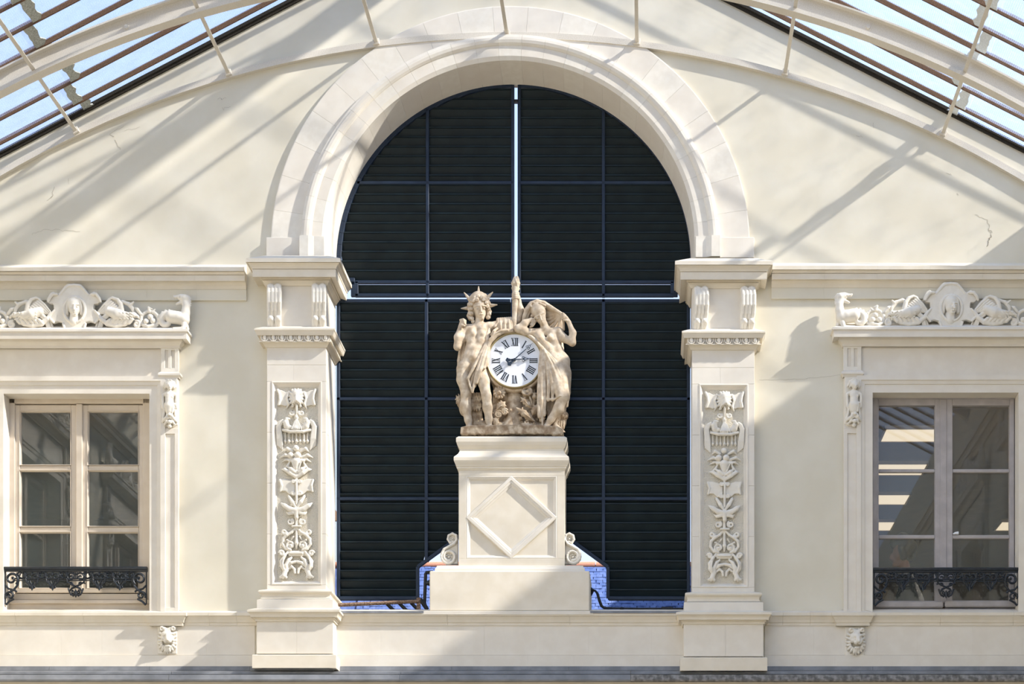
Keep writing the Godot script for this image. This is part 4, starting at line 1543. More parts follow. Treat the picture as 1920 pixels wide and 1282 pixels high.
func window(right: bool):
	var t = thing("window_2" if right else "window_1", "old lilac-grey casement of the right window, lit room and a person behind it" if right else "beige two-leaf casement of the left window mirroring carved facades", "window", P(1773 if right else 147.5, 1146, -0.12), "", "structure")
	var z = -0.12
	var wood = M.old_joinery if right else M.joinery
	var bx = func(nm, x0, y0, x1, y1, za, zb, b, par):
		var m = MB.new()
		blk(m, x0, y0, x1, y1, za, zb, b)
		return part(nm, m, wood, par)
	var xs
	var ys
	var fx
	if right:
		fx = [1636.4, 1912.0, 735.0, 1150.0]
		xs = [[1647.7, 1753.0], [1786.0, 1893.0]]
		ys = [[759.8, 879.0], [885.5, 1002.5], [1009.5, 1126.0]]
	else:
		fx = [14.0, 281.0, 744.0, 1147.0]
		xs = [[37.8, 133.0], [165.0, 260.0]]
		ys = [[771.0, 872.0], [882.5, 987.0], [998.0, 1103.0]]
	var fr = 9.5 if not right else 4.0
	var ftop = 759.0 if not right else 747.0
	bx.call("frame", fx[0], fx[2] - 12, fx[0] + fr + 4, fx[3], z - 0.08, z, 0.004, t)
	bx.call("frame", fx[1] - fr - 4, fx[2] - 12, fx[1] + 3, fx[3], z - 0.08, z, 0.004, t)
	bx.call("frame", fx[0], fx[2] - 12, fx[1], ftop - (3 if not right else 0), z - 0.08, z, 0.004, t)
	for k in 2:
		var a = xs[k][0]
		var b = xs[k][1]
		var o0 = a - (10.5 if not right else 9.0)
		var o1 = b + (10.5 if not right else 9.0)
		if k == 0:
			o1 = 148.5 if not right else 1769.0
		else:
			o0 = 148.5 if not right else 1770.0
		var sash = bx.call("sash", o0, ftop, a, ys[2][1] + 2, z - 0.075, z - 0.018, 0.004, t)
		bx.call("stile", b, ftop, o1, ys[2][1] + 2, z - 0.075, z - 0.018, 0.004, sash)
		bx.call("rail", a, ftop, b, ys[0][0], z - 0.075, z - 0.018, 0.003, sash)
		bx.call("rail", a, ys[2][1], b, ys[2][1] + 8, z - 0.075, z - 0.018, 0.003, sash)
		for j in 2:
			bx.call("muntin", a, ys[j][1], b, ys[j + 1][0], z - 0.06, z - 0.024, 0.006, sash)
		for j in 3:
			var m = MB.new()
			blk(m, a - 1, ys[j][0] - 1, b + 1, ys[j][1] + 1, z - 0.048, z - 0.042, 0.0)
			part("pane", m, M.pane_glass, sash)
			if not right:                                    # putty bead round the pane
				m = MB.new()
				var zz = z - 0.03
				m.mould([Vector2(X(a, zz), Y(ys[j][1], zz)), Vector2(X(a, zz), Y(ys[j][0], zz)), Vector2(X(b, zz), Y(ys[j][0], zz)), Vector2(X(b, zz), Y(ys[j][1], zz))], [Vector2(0.006, z - 0.014), Vector2(0.002, z - 0.012), Vector2(-0.003, z - 0.02), Vector2(-0.009, z - 0.04)], false, true)
				part("bead", m, wood, sash)
	# astragal, weather boards and drip
	if right:
		bx.call("astragal", 1763, 748, 1775, 1130, z - 0.03, z - 0.01, 0.004, t)
		bx.call("weather_board", 1640, 1126, 1769.5, 1139, z - 0.05, z + 0.03, 0.012, t)
		bx.call("weather_board", 1772, 1125, 1909, 1138, z - 0.05, z + 0.028, 0.012, t)
		bx.call("bottom_rail", 1637, 1140.5, 1911, 1150, z - 0.08, z + 0.01, 0.004, t)
		var la = MB.new()
		la.tube([P(1787, 1001, z - 0.015), P(1791, 999.5, z - 0.015), P(1797, 999, z - 0.015)], [0.006, 0.012, 0.016], 8)
		part("latch", la, M.dial, t)
	else:
		bx.call("astragal", 142.5, 757, 154, 1108, z - 0.03, z + 0.004, 0.004, t)
		bx.call("weather_board", 26, 1104, 272, 1111, z - 0.05, z - 0.002, 0.003, t)
		bx.call("weather_board", 24, 1113, 276, 1124, z - 0.05, z + 0.01, 0.003, t)
		bx.call("drip", 16, 1124, 280, 1131, z - 0.05, z + 0.035, 0.006, t)
		bx.call("bottom_rail", 14, 1131, 281, 1147, z - 0.08, z + 0.004, 0.003, t)


func scroll(mb: MB, cx, cy, z, r0, r1, turns, start, sd, th, n := 16):
	var pts = []
	var rad = []
	for i in n + 1:
		var f = i / float(n)
		var a = deg_to_rad(start) + sd * TAU * turns * f
		var r = lerpf(r0, r1, f)
		pts.append(P(cx + cos(a) * r, cy - sin(a) * r, z))
		rad.append(th * 1.3 * S * lerpf(1.0, 0.75, f))
	mb.tube(pts, rad, 6, 1.5)
	var e = P(cx + cos(deg_to_rad(start) + sd * TAU * turns) * r1, cy - sin(deg_to_rad(start) + sd * TAU * turns) * r1, z)
	mb.lathe([Vector2(0, 0.008), Vector2(th * S * 1.2, 0.003), Vector2(th * S * 1.2, -0.003), Vector2(0, -0.008)], 8, Transform3D(Basis(Vector3(1, 0, 0), Vector3(0, 0, 1), Vector3(0, -1, 0)), e))


func railing(right: bool):
	var x0 = 1637.5 if right else 8.0
	var y0 = 1064.0 if right else 1062.5
	var z = 0.0
	var t = thing("railing", "black cast iron scrollwork railing across the foot of the %s window" % ("right" if right else "left"), "railing", P(x0 + 134, y0 + 72, z), "cast iron window railings")
	var W = 273.0 if right else 268.0
	var c = x0 + W * 0.5
	var line = func(mb, pts, th):
		var o = []
		for p in pts:
			o.append(P(c + p[0], y0 + p[1], z))
		mb.tube(o, th * 1.3 * S, 6, 1.3)
	var m = MB.new()
	m.mould([Vector2(X(x0, z), z), Vector2(X(x0 + W, z), z)], [Vector2(-0.02, Y(y0 + 9, z)), Vector2(0.012, Y(y0 + 9, z)), Vector2(0.014, Y(y0 + 6, z)), Vector2(0.024, Y(y0 + 5.5, z)), Vector2(0.026, Y(y0 + 2, z)), Vector2(0.014, Y(y0, z)), Vector2(-0.014, Y(y0, z)), Vector2(-0.026, Y(y0 + 2, z)), Vector2(-0.024, Y(y0 + 6, z))])
	part("hand_rail", m, M.cast_iron, t)
	m = MB.new()
	line.call(m, [[-W * 0.5 + 14, 22], [W * 0.5 - 14, 22]], 1.2)
	line.call(m, [[-W * 0.5 + 18, 25.5], [W * 0.5 - 18, 25.5]], 0.9)
	part("lower_bar", m, M.cast_iron, t)
	for s in [-1, 1]:                                            # corner brackets
		m = MB.new()
		var bx = W * 0.5 - 1.5
		line.call(m, [[s * bx, 9], [s * bx, 70]], 1.0)
		scroll(m, c + s * (W * 0.5 - 14), y0 + 23, z, 13.0, 3.0, 1.3, 90.0 + 140.0 * s, -s, 2.0, 20)
		line.call(m, [[s * (W * 0.5 - 27), 25], [s * (W * 0.5 - 25), 34], [s * (W * 0.5 - 18), 43], [s * (W * 0.5 - 8), 48], [s * (W * 0.5 - 2), 56]], 1.7)
		line.call(m, [[s * (W * 0.5 - 1), 34], [s * (W * 0.5 - 8), 41], [s * (W * 0.5 - 20), 44], [s * (W * 0.5 - 23), 47]], 1.5)
		scroll(m, c + s * (W * 0.5 - 11), y0 + 54, z, 8.5, 2.0, 1.2, 90.0 - 120.0 * s, s, 1.8, 18)
		line.call(m, [[s * (W * 0.5 - 18), 60], [s * (W * 0.5 - 9), 65], [s * (W * 0.5 - 3), 71]], 1.6)
		part("corner_bracket", m, M.cast_iron, t)
	for q in [-82.0, -43.5, 44.0, 82.5]:                         # hanging ornaments
		m = MB.new()
		for s in [-1, 1]:
			scroll(m, c + q + s * 6.0, y0 + 19, z, 6.6, 1.6, 1.2, 90.0 + 60.0 * s, -s, 1.3)
			line.call(m, [[q + s * 12, 21], [q + s * 11, 27], [q + s * 6, 32], [q + s * 2.5, 37]], 1.5)
			line.call(m, [[q + s * 3.5, 26], [q + s * 2.6, 30], [q, 34]], 1.0)
			scroll(m, c + q + s * 3.2, y0 + 38, z, 2.6, 0.8, 1.0, 90.0, -s, 1.0, 8)
			scroll(m, c + q + s * 9.0, y0 + 29, z, 3.4, 1.0, 1.0, 90.0 - 60.0 * s, s, 1.2, 9)
			line.call(m, [[q + s * 13.5, 10], [q + s * 13, 16], [q + s * 12.5, 20]], 1.4)
		line.call(m, [[q, 10], [q, 16]], 1.6)
		m.tube([P(c + q, y0 + 33, z), P(c + q, y0 + 38.5, z), P(c + q, y0 + 44.5, z)], [0.005, 0.019, 0.003], 6)
		part("pendant", m, M.cast_iron, t)
	m = MB.new()
	for s in [-1, 1]:
		scroll(m, c + s * 9.0, y0 + 19, z, 8.5, 1.8, 1.25, 90.0 + 60.0 * s, -s, 1.5)
		line.call(m, [[s * 17, 22], [s * 15, 29], [s * 4, 35], [s * -7, 40], [s * -12, 46], [s * -9, 52], [s * -3, 53]], 1.5)
		line.call(m, [[s * 15, 30], [s * 18, 31]], 1.2)
		line.call(m, [[s * 14, 40], [s * 11, 49], [s * 4, 55]], 1.3)
		scroll(m, c + s * 4.5, y0 + 47, z, 3.6, 1.0, 1.0, 90.0, -s, 1.1, 10)
	for x in [-3, 0, 3]:
		line.call(m, [[x, 10], [x, 21]], 1.0)
	m.tube([P(c, y0 + 43, z), P(c, y0 + 50, z), P(c, y0 + 57.5, z)], [0.006, 0.022, 0.003], 6)
	for s in [-1, 1]:
		scroll(m, c + s * 8.5, y0 + 32, z, 3.6, 1.0, 1.0, 90.0 - 60.0 * s, s, 1.2, 9)
		line.call(m, [[s * 17, 10], [s * 17.5, 18]], 1.4)
	part("centre_pendant", m, M.cast_iron, t)
	for q in [-101.0, -63.0, -22.0, 22.0, 63.0, 101.0]:
		m = MB.new()
		for s in [-1, 1]:
			scroll(m, c + q + s * 4.4, y0 + 14, z, 4.6, 1.2, 1.0, 90.0 + 60.0 * s, -s, 1.3, 10)
			line.call(m, [[q + s * 9, 11], [q + s * 8, 16], [q + s * 3, 20], [q, 22]], 1.2)
		part("top_scroll", m, M.cast_iron, t)


# ---------------------------------------------------------------- rooms behind the windows
func rooms():
	for right in [false, true]:
		var m = MB.new()
		var x0 = 2.55 if right else -6.4
		var x1 = 7.6 if right else -2.6
		var z0 = -7.4 if right else -4.6
		var fy = 4.0
		var cy = 6.93
		m.box(Vector3(x0, fy - 0.1, z0), Vector3(x1, fy, -0.45))
		m.box(Vector3(x0 - 0.1, fy, z0), Vector3(x0, cy, -0.45))
		m.box(Vector3(x1, fy, z0), Vector3(x1 + 0.1, cy, -0.45))
		m.box(Vector3(x0, fy, z0 - 0.1), Vector3(x1, cy, z0))
		bare("wall_room_" + ("right" if right else "left"), m, M.room_paint, "dim brown office walls behind the right window" if right else "dim room walls behind the left window", "wall", "", "structure")
		m = MB.new()
		m.box(Vector3(x0 - 0.1, cy, z0 - 0.1), Vector3(x1 + 0.1, cy + 0.12, -0.45))
		bare("ceiling_room_" + ("right" if right else "left"), m, M.room_ceiling, "dim brown office ceiling behind the right window" if right else "dim room ceiling behind the left window", "ceiling", "", "structure")
	var spots = [[3.95, -1.2, "nearest square ceiling light behind the right window"], [3.95, -2.4, "second square ceiling light behind the right window"], [3.95, -3.6, "third square ceiling light behind the right window"], [3.95, -4.8, "fourth and lowest ceiling light behind the right window's left leaf"], [5.85, -4.8, "lone ceiling light at the far right behind the right window"]]
	for s in spots:
		var t = thing("ceiling_light", s[2], "ceiling light", Vector3(s[0], 6.9, s[1]), "office ceiling lights")
		var m = MB.new()
		for b in [[-0.32, -0.3, -0.22, 0.22], [0.3, 0.32, -0.22, 0.22], [-0.32, 0.32, -0.22, -0.2], [-0.32, 0.32, 0.2, 0.22]]:
			m.box(Vector3(s[0] + b[0], 6.895, s[1] + b[2]), Vector3(s[0] + b[1], 6.93, s[1] + b[3]))
		part("frame", m, M.joinery, t)
		m = MB.new()
		m.box(Vector3(s[0] - 0.3, 6.9, s[1] - 0.2), Vector3(s[0] + 0.3, 6.925, s[1] + 0.2))
		part("diffuser", m, M.lamp_panel, t)
		var a = AreaLight3D.new()
		a.name = "ceiling_glow"
		a.area_size = Vector2(0.6, 0.4)
		a.light_energy = 0.3
		a.light_color = Color(1, 0.93, 0.8)
		a.shadow_enabled = true
		a.area_range = 12.0
		t.add_child(a)
		a.position = Vector3(0, -0.01, 0)
		a.rotation.x = -PI / 2
	person()


func person():
	var z = -1.1
	var t = thing("person", "person with short dark grey hair and a mottled grey top standing behind the right window", "person", P(1700, 1290, z))
	var q = Clay.new(self, 1700, 1200, z, 5.0)
	# the body, turned to the left of the picture
	q.chain([[1690, 1028, 0, 17], [1686, 1040, 0, 13]])
	q.chain([[1673, 1040, 0, 4], [1670, 1046, 0, 3.2], [1676, 1050, 0, 5]], false, 2.0)
	q.chain([[1677, 1058, 0, 5], [1684, 1056, 0, 7]], false, 2.0)
	q.chain([[1695, 1056, 0, 10], [1699, 1075, 0, 11]])
	q.chain([[1702, 1090, 22, 15], [1704, 1140, 18, 24], [1704, 1210, 14, 26]])
	q.chain([[1702, 1090, -22, 15], [1704, 1140, -18, 24], [1704, 1210, -14, 26]])
	for s in [-1, 1]:
		q.chain([[1702, 1095, 38 * s, 11], [1704, 1155, 46 * s, 9], [1672, 1195, 42 * s, 7], [1660, 1201, 40 * s, 6]])
		for i in 4:
			q.chain([[1662, 1200, (36 + i * 3) * s, 2.6], [1652, 1204, (35 + i * 3) * s, 2.2], [1646, 1209, (35 + i * 3) * s, 1.8]], false, 1.0)
		q.chain([[1664, 1199, 32 * s, 2.6], [1657, 1197, 30 * s, 2.2]], false, 1.0)
		q.chain([[1704, 1215, 16 * s, 23], [1702, 1300, 17 * s, 14], [1706, 1372, 17 * s, 9]])
		q.chain([[1704, 1376, 17 * s, 8], [1684, 1380, 18 * s, 7]])
	part("body", q.mesh(0.012), M.skin, t, P(1700, 1200, z))
	q = Clay.new(self, 1700, 1040, z, 5.0)
	q.chain([[1693, 1018, 0, 19], [1702, 1026, 0, 18], [1704, 1042, 0, 13]])
	q.chain([[1680, 1019, 0, 12], [1692, 1013, 0, 15]])
	q.chain([[1690, 1028, 14, 7], [1694, 1044, 13, 7]])
	q.chain([[1690, 1028, -14, 7], [1694, 1044, -13, 7]])
	part("hair", q.mesh(0.009), M.grey_hair, t, P(1700, 1040, z))
	q = Clay.new(self, 1700, 1140, z, 8.0)
	q.chain([[1702, 1088, 24, 17], [1705, 1130, 20, 28], [1704, 1215, 16, 29]])
	q.chain([[1702, 1088, -24, 17], [1705, 1130, -20, 28], [1704, 1215, -16, 29]])
	for s in [-1, 1]:
		q.chain([[1702, 1094, 38 * s, 14], [1704, 1155, 46 * s, 12], [1676, 1192, 42 * s, 10]])
	part("top", q.mesh(0.012), M.dark_cloth, t, P(1700, 1140, z))
	q = Clay.new(self, 1700, 1290, z, 5.0)
	for s in [-1, 1]:
		q.chain([[1704, 1210, 15 * s, 26], [1702, 1300, 17 * s, 17], [1705, 1366, 17 * s, 13]])
	part("trousers", q.mesh(0.014), M.grey_hair, t, P(1700, 1290, z))


# ---------------------------------------------------------------- carved things of the windows
func caryatid_mesh(cx, cy):
	var q = Clay.new(self, cx, cy, 0.04, 1.2)
	q.plate([[cx - 15, 709], [cx + 15, 709], [cx + 15, 796], [cx + 9, 800], [cx - 9, 800], [cx - 15, 796]], -2, 3)
	q.ball(cx, 723, 10, 6.8)
	q.chain([[cx, 724, 13, 4.5], [cx, 728, 13, 3.2]])
	q.both(cx, [[1, 716, 13, 2.0], [6, 719, 11, 2.2], [8.5, 727, 9, 2.0]])
	q.both(cx, [[2, 713, 10, 2.2], [8, 717, 8, 2.2], [11, 725, 6, 2.2]])
	q.ball(cx, 724.5, 17.5, 1.3)
	q.both(cx, [[2.5, 722.5, 17, 1.0]], true)
	q.both(cx, [[7.5, 731, 10, 2.6]], true)
	q.chain([[cx, 731, 8, 3.5], [cx, 737, 7, 5]])
	q.both(cx, [[3, 738, 7, 5], [8, 739, 6, 3.6], [12.5, 741, 6, 3]])
	q.both(cx, [[4.5, 744, 10, 3.6]])
	q.chain([[cx, 742, 6, 8], [cx, 752, 7, 7.5], [cx, 758, 7, 8.5]])
	q.both(cx, [[13, 742, 7, 2.6], [13, 752, 7, 2.6], [12.5, 762, 7, 2.4]])
	q.both(cx, [[9.4, 752, 6, 1.2]], true)
	q.chain([[cx - 8, 757, 10, 2.4], [cx, 759, 13, 2.4], [cx + 8, 757, 10, 2.4]])
	q.chain([[cx, 762, 8, 9], [cx, 770, 7, 7.5], [cx, 776, 6, 6]])
	for a in [-6, -3, 0, 3, 6]:
		q.chain([[cx + a, 760, 13, 1.4], [cx + a * 0.8, 773, 12, 1.2]], false, 0.5)
	q.both_spiral(cx, 12, 763, 7, 3.6, 1.0, 1.1, 60, 1.5)
	q.both(cx, [[10, 768, 6, 2.2], [11, 778, 6, 2.2], [13, 786, 5, 2]])
	q.ball(cx, 777, 13, 3)
	q.ball(cx, 775, 16, 1.8, true)
	q.both(cx, [[3, 783, 9, 3.4], [8, 785, 8, 3.2], [13, 790, 5, 2.2]])
	q.both(cx, [[5, 790, 8, 3], [9, 795, 6, 2]])
	q.both(cx, [[4, 778, 10, 2.6], [6, 782, 11, 2.4]])
	q.both(cx, [[6, 787, 12, 1.2], [13, 741, 11, 0.9]], true) if false else null
	q.ball(cx, 791, 10, 4.2)
	q.ball(cx, 799, 7, 3.8)
	return q.mesh(0.0045)


func lion_mesh(cx, cy):
	var q = Clay.new(self, cx, cy, 0.008, 1.0)
	q.plate([[cx - 18, 1174], [cx + 18, 1174], [cx + 18, 1227], [cx - 18, 1227]], -3, 2.5)
	q.ball(cx, 1193, 5, 11.5)
	q.chain([[cx, 1190, 13, 4.2], [cx, 1199, 17, 4.2]])
	q.both(cx, [[3.6, 1202.5, 15, 3.8]])
	q.both(cx, [[7.5, 1199, 11, 4.2]])
	q.ball(cx, 1200, 20, 2.2)
	q.both(cx, [[2.2, 1190, 15, 1.8], [9, 1188, 11, 2.0]])
	q.both(cx, [[5.8, 1193.5, 15.5, 2.4]], true)
	q.both(cx, [[5.6, 1194, 13, 1.7]], false, 0.4)
	q.both(cx, [[0, 1209, 16, 2.0], [2.5, 1208.5, 15, 1.8], [6.4, 1206.5, 13, 1.6]], true)
	q.chain([[cx - 3, 1212, 12, 2.4], [cx + 3, 1212, 12, 2.4]])
	q.both(cx, [[10.5, 1179, 9, 4.6]])
	q.both(cx, [[10.8, 1179.5, 13, 2.6]], true)
	for a in [[2, 1178, 9, 1184], [6, 1176, 9, 1183], [17, 1186, 7, 1189], [18, 1193, 6, 1196], [18, 1201, 6, 1202], [18, 1208, 6, 1207], [16, 1216, 7, 1211], [11, 1222, 7, 1213], [5, 1225, 8, 1215]]:
		q.both(cx, [[a[0] * 0.62, a[3], a[2] + 1, 2.8], [a[0] * 0.86, lerpf(a[3], a[1], 0.6), a[2], 2.4], [a[0] - 0.5, a[1], a[2] - 3, 1.1]], false, 0.5)
	q.chain([[cx, 1214, 10, 3.2], [cx - 1, 1220, 8, 2.4], [cx + 1, 1226, 5, 1.4]])
	return q.mesh(0.0042)


func cresting(right: bool, _cx, _cy):
	var cx = 139.5
	var at = P(1780.4, 611, 0.07) if right else P(139.5, 614, 0.07)
	var t = thing("cresting", "carved cresting over the right window, with a smiling capped head between eagles" if right else "carved cresting over the left window, with a veiled head between eagles", "cresting", at, "carved crestings over the windows")
	var mk = func(nm, key, cell, f):
		if not shared.has(key):
			var q = Clay.new(self, cx, 614, 0.07, 1.2)
			f.call(q)
			shared[key] = q.mesh(cell)
		part(nm, shared[key], M.carved, t, at)
	mk.call("cartouche", "crest_cartouche", 0.0046, func(q):
		var o = []
		for p in [[0, 533], [12, 534], [17, 538], [27, 551], [31, 552.5], [38, 548], [44, 551], [48, 558], [51, 566], [45, 571], [38, 571.5], [37, 581], [46, 590], [50, 595], [39, 606.5], [30, 603.5], [22, 605.5], [19, 612], [20, 619]]:
			o.append(p)
		var full = []
		for p in o:
			full.append([cx + p[0], p[1]])
		for i in range(o.size() - 1, 0, -1):
			full.append([cx - o[i][0], o[i][1]])
		q.plate(full, -4, 6, 1.5)
		q.both(cx, [[0, 534.5, 6, 2.4], [11.5, 536, 6, 2.4], [17, 541, 6, 2.2], [26.5, 553, 5, 2.0]], false, 0.6)
		q.both(cx, [[33, 551.5, 8, 2.6], [41, 551.5, 9, 2.8], [46, 558, 9, 2.6], [49, 565, 8, 2.2]], false, 0.6)
		q.both(cx, [[39, 560, 9, 2.0], [42, 565, 8, 1.6]], true)
		q.both(cx, [[38, 582, 6, 1.8], [46, 591, 7, 2.4], [48, 595, 7, 2.4], [39, 604.5, 6, 2.0]], false, 0.6)
		q.both(cx, [[21, 607, 6, 2.2], [19, 614, 6, 2.4]], false, 0.6)
		var r = []
		for i in 25:
			var a = TAU * i / 24.0
			r.append([cx + cos(a) * 20.0, 580.5 - sin(a) * 24.0, 6.5, 2.6])
		q.chain(r, false, 0.6)
		q.fz = 1.0
		q.chain([[cx, 575, 8, 16], [cx, 586, 8, 16]], true)
		for i in 8:
			var a = TAU * (i + 0.5) / 8.0
			q.ball(cx + cos(a) * 20.2, 580.5 - sin(a) * 24.2, 9.5, 1.1, true)
		for h in [[0, 544], [29, 560], [33, 592]]:
			q.both(cx, [[h[0], h[1], 7, 1.7]], true))
	mk.call("carved_head", "crest_head", 0.0036, func(q):
		q.plate([[cx - 18, 560], [cx + 18, 560], [cx + 18, 603], [cx - 18, 603]], -4, -1)
		q.chain([[cx, 570, 4, 11.5], [cx, 581, 6, 10], [cx, 589, 8, 5.8]])
		q.chain([[cx, 592, 2, 8], [cx, 604, 1, 10]])
		q.both(cx, [[4, 559.5, 8, 3], [11, 565, 6, 3], [13.5, 577, 5, 3.2], [14, 588, 3, 3.8]], false, 0.6)
		q.both(cx, [[0, 557.5, 9, 2.4], [4, 558.5, 9, 2.4]], false, 0.6)
		q.chain([[cx, 571, 16, 1.4], [cx, 580, 18, 2.2]], false, 0.8)
		q.both(cx, [[1.6, 570.5, 15, 1.4], [8, 570.5, 12, 1.5]], false, 0.8)
		q.both(cx, [[4.8, 574, 16.6, 2.2]], true)
		q.both(cx, [[4.8, 574.6, 13.4, 1.7]], false, 0.3)
		q.chain([[cx - 3.4, 584.6, 14.6, 1.2], [cx, 583.8, 16, 1.4], [cx + 3.4, 584.6, 14.6, 1.2]], false, 0.5)
		q.chain([[cx - 3.6, 586.2, 17, 0.7], [cx + 3.6, 586.2, 17, 0.7]], true)
		q.chain([[cx - 2.4, 588, 14.2, 1.4], [cx + 2.4, 588, 14.2, 1.4]], false, 0.5))
	for s in [-1.0, 1.0]:
		var sd = "l" if s < 0 else "r"
		var ch = func(q, pts, cut = false, kk = -1.0):
			var o = []
			for p in pts:
				o.append([cx + p[0] * s, p[1], p[2], p[3]])
			q.chain(o, cut, kk)
		mk.call("eagle", "crest_bird" + sd, 0.0044, func(q):
			ch.call(q, [[66, 584, 8, 8], [80, 590, 9, 10.5], [94, 592, 9, 8], [105, 591, 9, 5.2], [112, 591, 9, 5]])
			ch.call(q, [[112, 590, 9, 4.6], [119, 593.5, 9, 2.6], [121, 597, 8, 1.2]])
			ch.call(q, [[114, 589, 13, 1.3]], true)
			ch.call(q, [[122, 592, 9, 1.0], [112, 596, 10, 1.0]], true)
			var wing = []
			for p in [[90, 584], [88, 570], [82, 561], [73, 557], [65, 560], [55, 570], [44, 584], [46, 590], [56, 590], [68, 592]]:
				wing.append([cx + p[0] * s, p[1]])
			q.plate(wing, 0, 6, 1.0)
			ch.call(q, [[89, 582, 8, 4.5], [87, 570, 9, 4], [81, 562, 9, 3.4], [72, 558.5, 8, 2.8], [65, 561, 8, 2.2]], false, 0.5)
			for i in 7:
				var f = i / 6.0
				ch.call(q, [[lerpf(66, 86, f), lerpf(562, 580, f), 8 + f * 2, 2.2], [lerpf(56, 76, f), lerpf(571, 586, f), 8 + f, 2.1], [lerpf(45, 64, f), lerpf(584, 591, f), 6, 1.3]], false, 0.2)
			for i in 6:
				for j in 3:
					ch.call(q, [[72 + i * 6.5, 586 + j * 5, 17.5 - j * 1.5 - absf(i - 2.0) * 0.8, 1.5], [76 + i * 6.5, 588.5 + j * 5, 16.5 - j * 1.5 - absf(i - 2.0) * 0.8, 1.1]], false, 0.3)
			ch.call(q, [[84, 598, 8, 4], [88, 605, 7, 2.4]])
			ch.call(q, [[62, 590, 5, 4], [52, 598, 3, 4], [46, 614, 1, 3]])
			ch.call(q, [[64, 593, 6, 2], [54, 602, 4, 2], [50, 616, 2, 2]], false, 0.5))
		mk.call("scroll", "crest_scroll" + sd, 0.0046, func(q):
			ch.call(q, [[112, 594, 2, 3], [110, 580, 3, 3.6], [102, 570, 3, 3.8], [90, 566, 3, 3.6], [82, 569, 3, 3]])
			ch.call(q, [[106, 571, 5, 2.6], [111, 566, 6, 1.6]])
			ch.call(q, [[44, 588, 5, 3.4], [50, 598, 6, 4.2], [62, 607, 6, 4.6], [78, 611, 6, 4.2], [94, 608, 6, 3.6], [106, 602, 6, 3.2]])
			var a = []
			for i in 15:
				var f = i / 14.0
				var an = deg_to_rad(100.0) - TAU * 1.2 * f
				a.append([117 + cos(an) * lerpf(7.0, 1.5, f), 608 - sin(an) * lerpf(7.0, 1.5, f), 6, lerpf(2.6, 2.0, f)])
			ch.call(q, a)
			for i in 6:
				ch.call(q, [[60 + i * 8.5, 606 - i * 0.2, 8, 3.4], [66 + i * 8.5, 600 - i * 0.4, 10, 3.0], [72 + i * 8.0, 597 + i * 0.3, 8, 1.4]], false, 0.5)
			ch.call(q, [[45, 600, 1, 2], [40, 616, 0, 2.2]]))
		mk.call("wreath", "crest_wreath" + sd, 0.0046, func(q):
			var a = []
			for i in 21:
				var an = TAU * i / 20.0
				a.append([141.5 + cos(an) * 16.5, 600 - sin(an) * 15.5, 3, 3.2])
			ch.call(q, a)
			ch.call(q, [[141, 584, 5, 3.5], [139, 577, 6, 2.2], [145, 579, 6, 1.4]])
			ch.call(q, [[146, 585, 5, 2.4], [151, 580, 5, 1.2]])
			ch.call(q, [[124, 588, 5, 3], [118, 580, 6, 3], [114, 577, 5, 1.2]])
			for b in [[142.5, 594], [147.5, 602], [134.5, 602.5]]:
				ch.call(q, [[b[0], b[1], 6, 5.2]], false, 0.4)
				ch.call(q, [[b[0], b[1] - 1, 12, 1.5]], true)
			ch.call(q, [[150, 609, 6, 2.6], [138, 612, 7, 3], [128, 608, 6, 2]]))
		mk.call("dragon", "crest_dragon" + sd, 0.0046, func(q):
			ch.call(q, [[182, 594, 6, 12], [196, 596, 6, 11.5], [205, 599, 6, 11]])
			ch.call(q, [[205, 598, 6, 10.5], [209, 586, 6, 8.4], [210, 574, 6, 7.2], [207, 564, 6, 6.8]])
			ch.call(q, [[207, 560, 6, 8], [201, 558, 6, 6.5]])
			ch.call(q, [[200, 556, 6, 4.5], [189, 557, 6, 2.8], [187, 555, 7, 2]])
			ch.call(q, [[202, 566, 6, 4], [192, 570, 6, 2.2]])
			ch.call(q, [[197, 556.5, 12, 2.0]], true)
			ch.call(q, [[197, 556.5, 10.5, 1.3]], false, 0.3)
			for i in 4:
				ch.call(q, [[213, 556 + i * 4.5, 6, 3], [218, 560 + i * 4.5, 6, 1.5]], false, 0.5)
			var a = []
			for i in 19:
				var f = i / 18.0
				var an = deg_to_rad(60.0) + TAU * 1.05 * f
				a.append([172.5 + cos(an) * lerpf(11.5, 3.0, f), 602 - sin(an) * lerpf(12.5, 3.0, f), 6, lerpf(7.5, 2.6, f)])
			ch.call(q, a)
			for i in 8:
				var an = deg_to_rad(40.0 + i * 22.0)
				ch.call(q, [[176 + cos(an) * 18, 601 - sin(an) * 19, 6, 2.6]], false, 0.4)
			ch.call(q, [[206, 608, 10, 5], [204, 616, 12, 3.6], [186, 616, 13, 2.6]])
			ch.call(q, [[208, 606, 2, 5], [212, 617, 2, 3.4]]))


# ---------------------------------------------------------------- the clock and its two figures
const ZS := -0.17


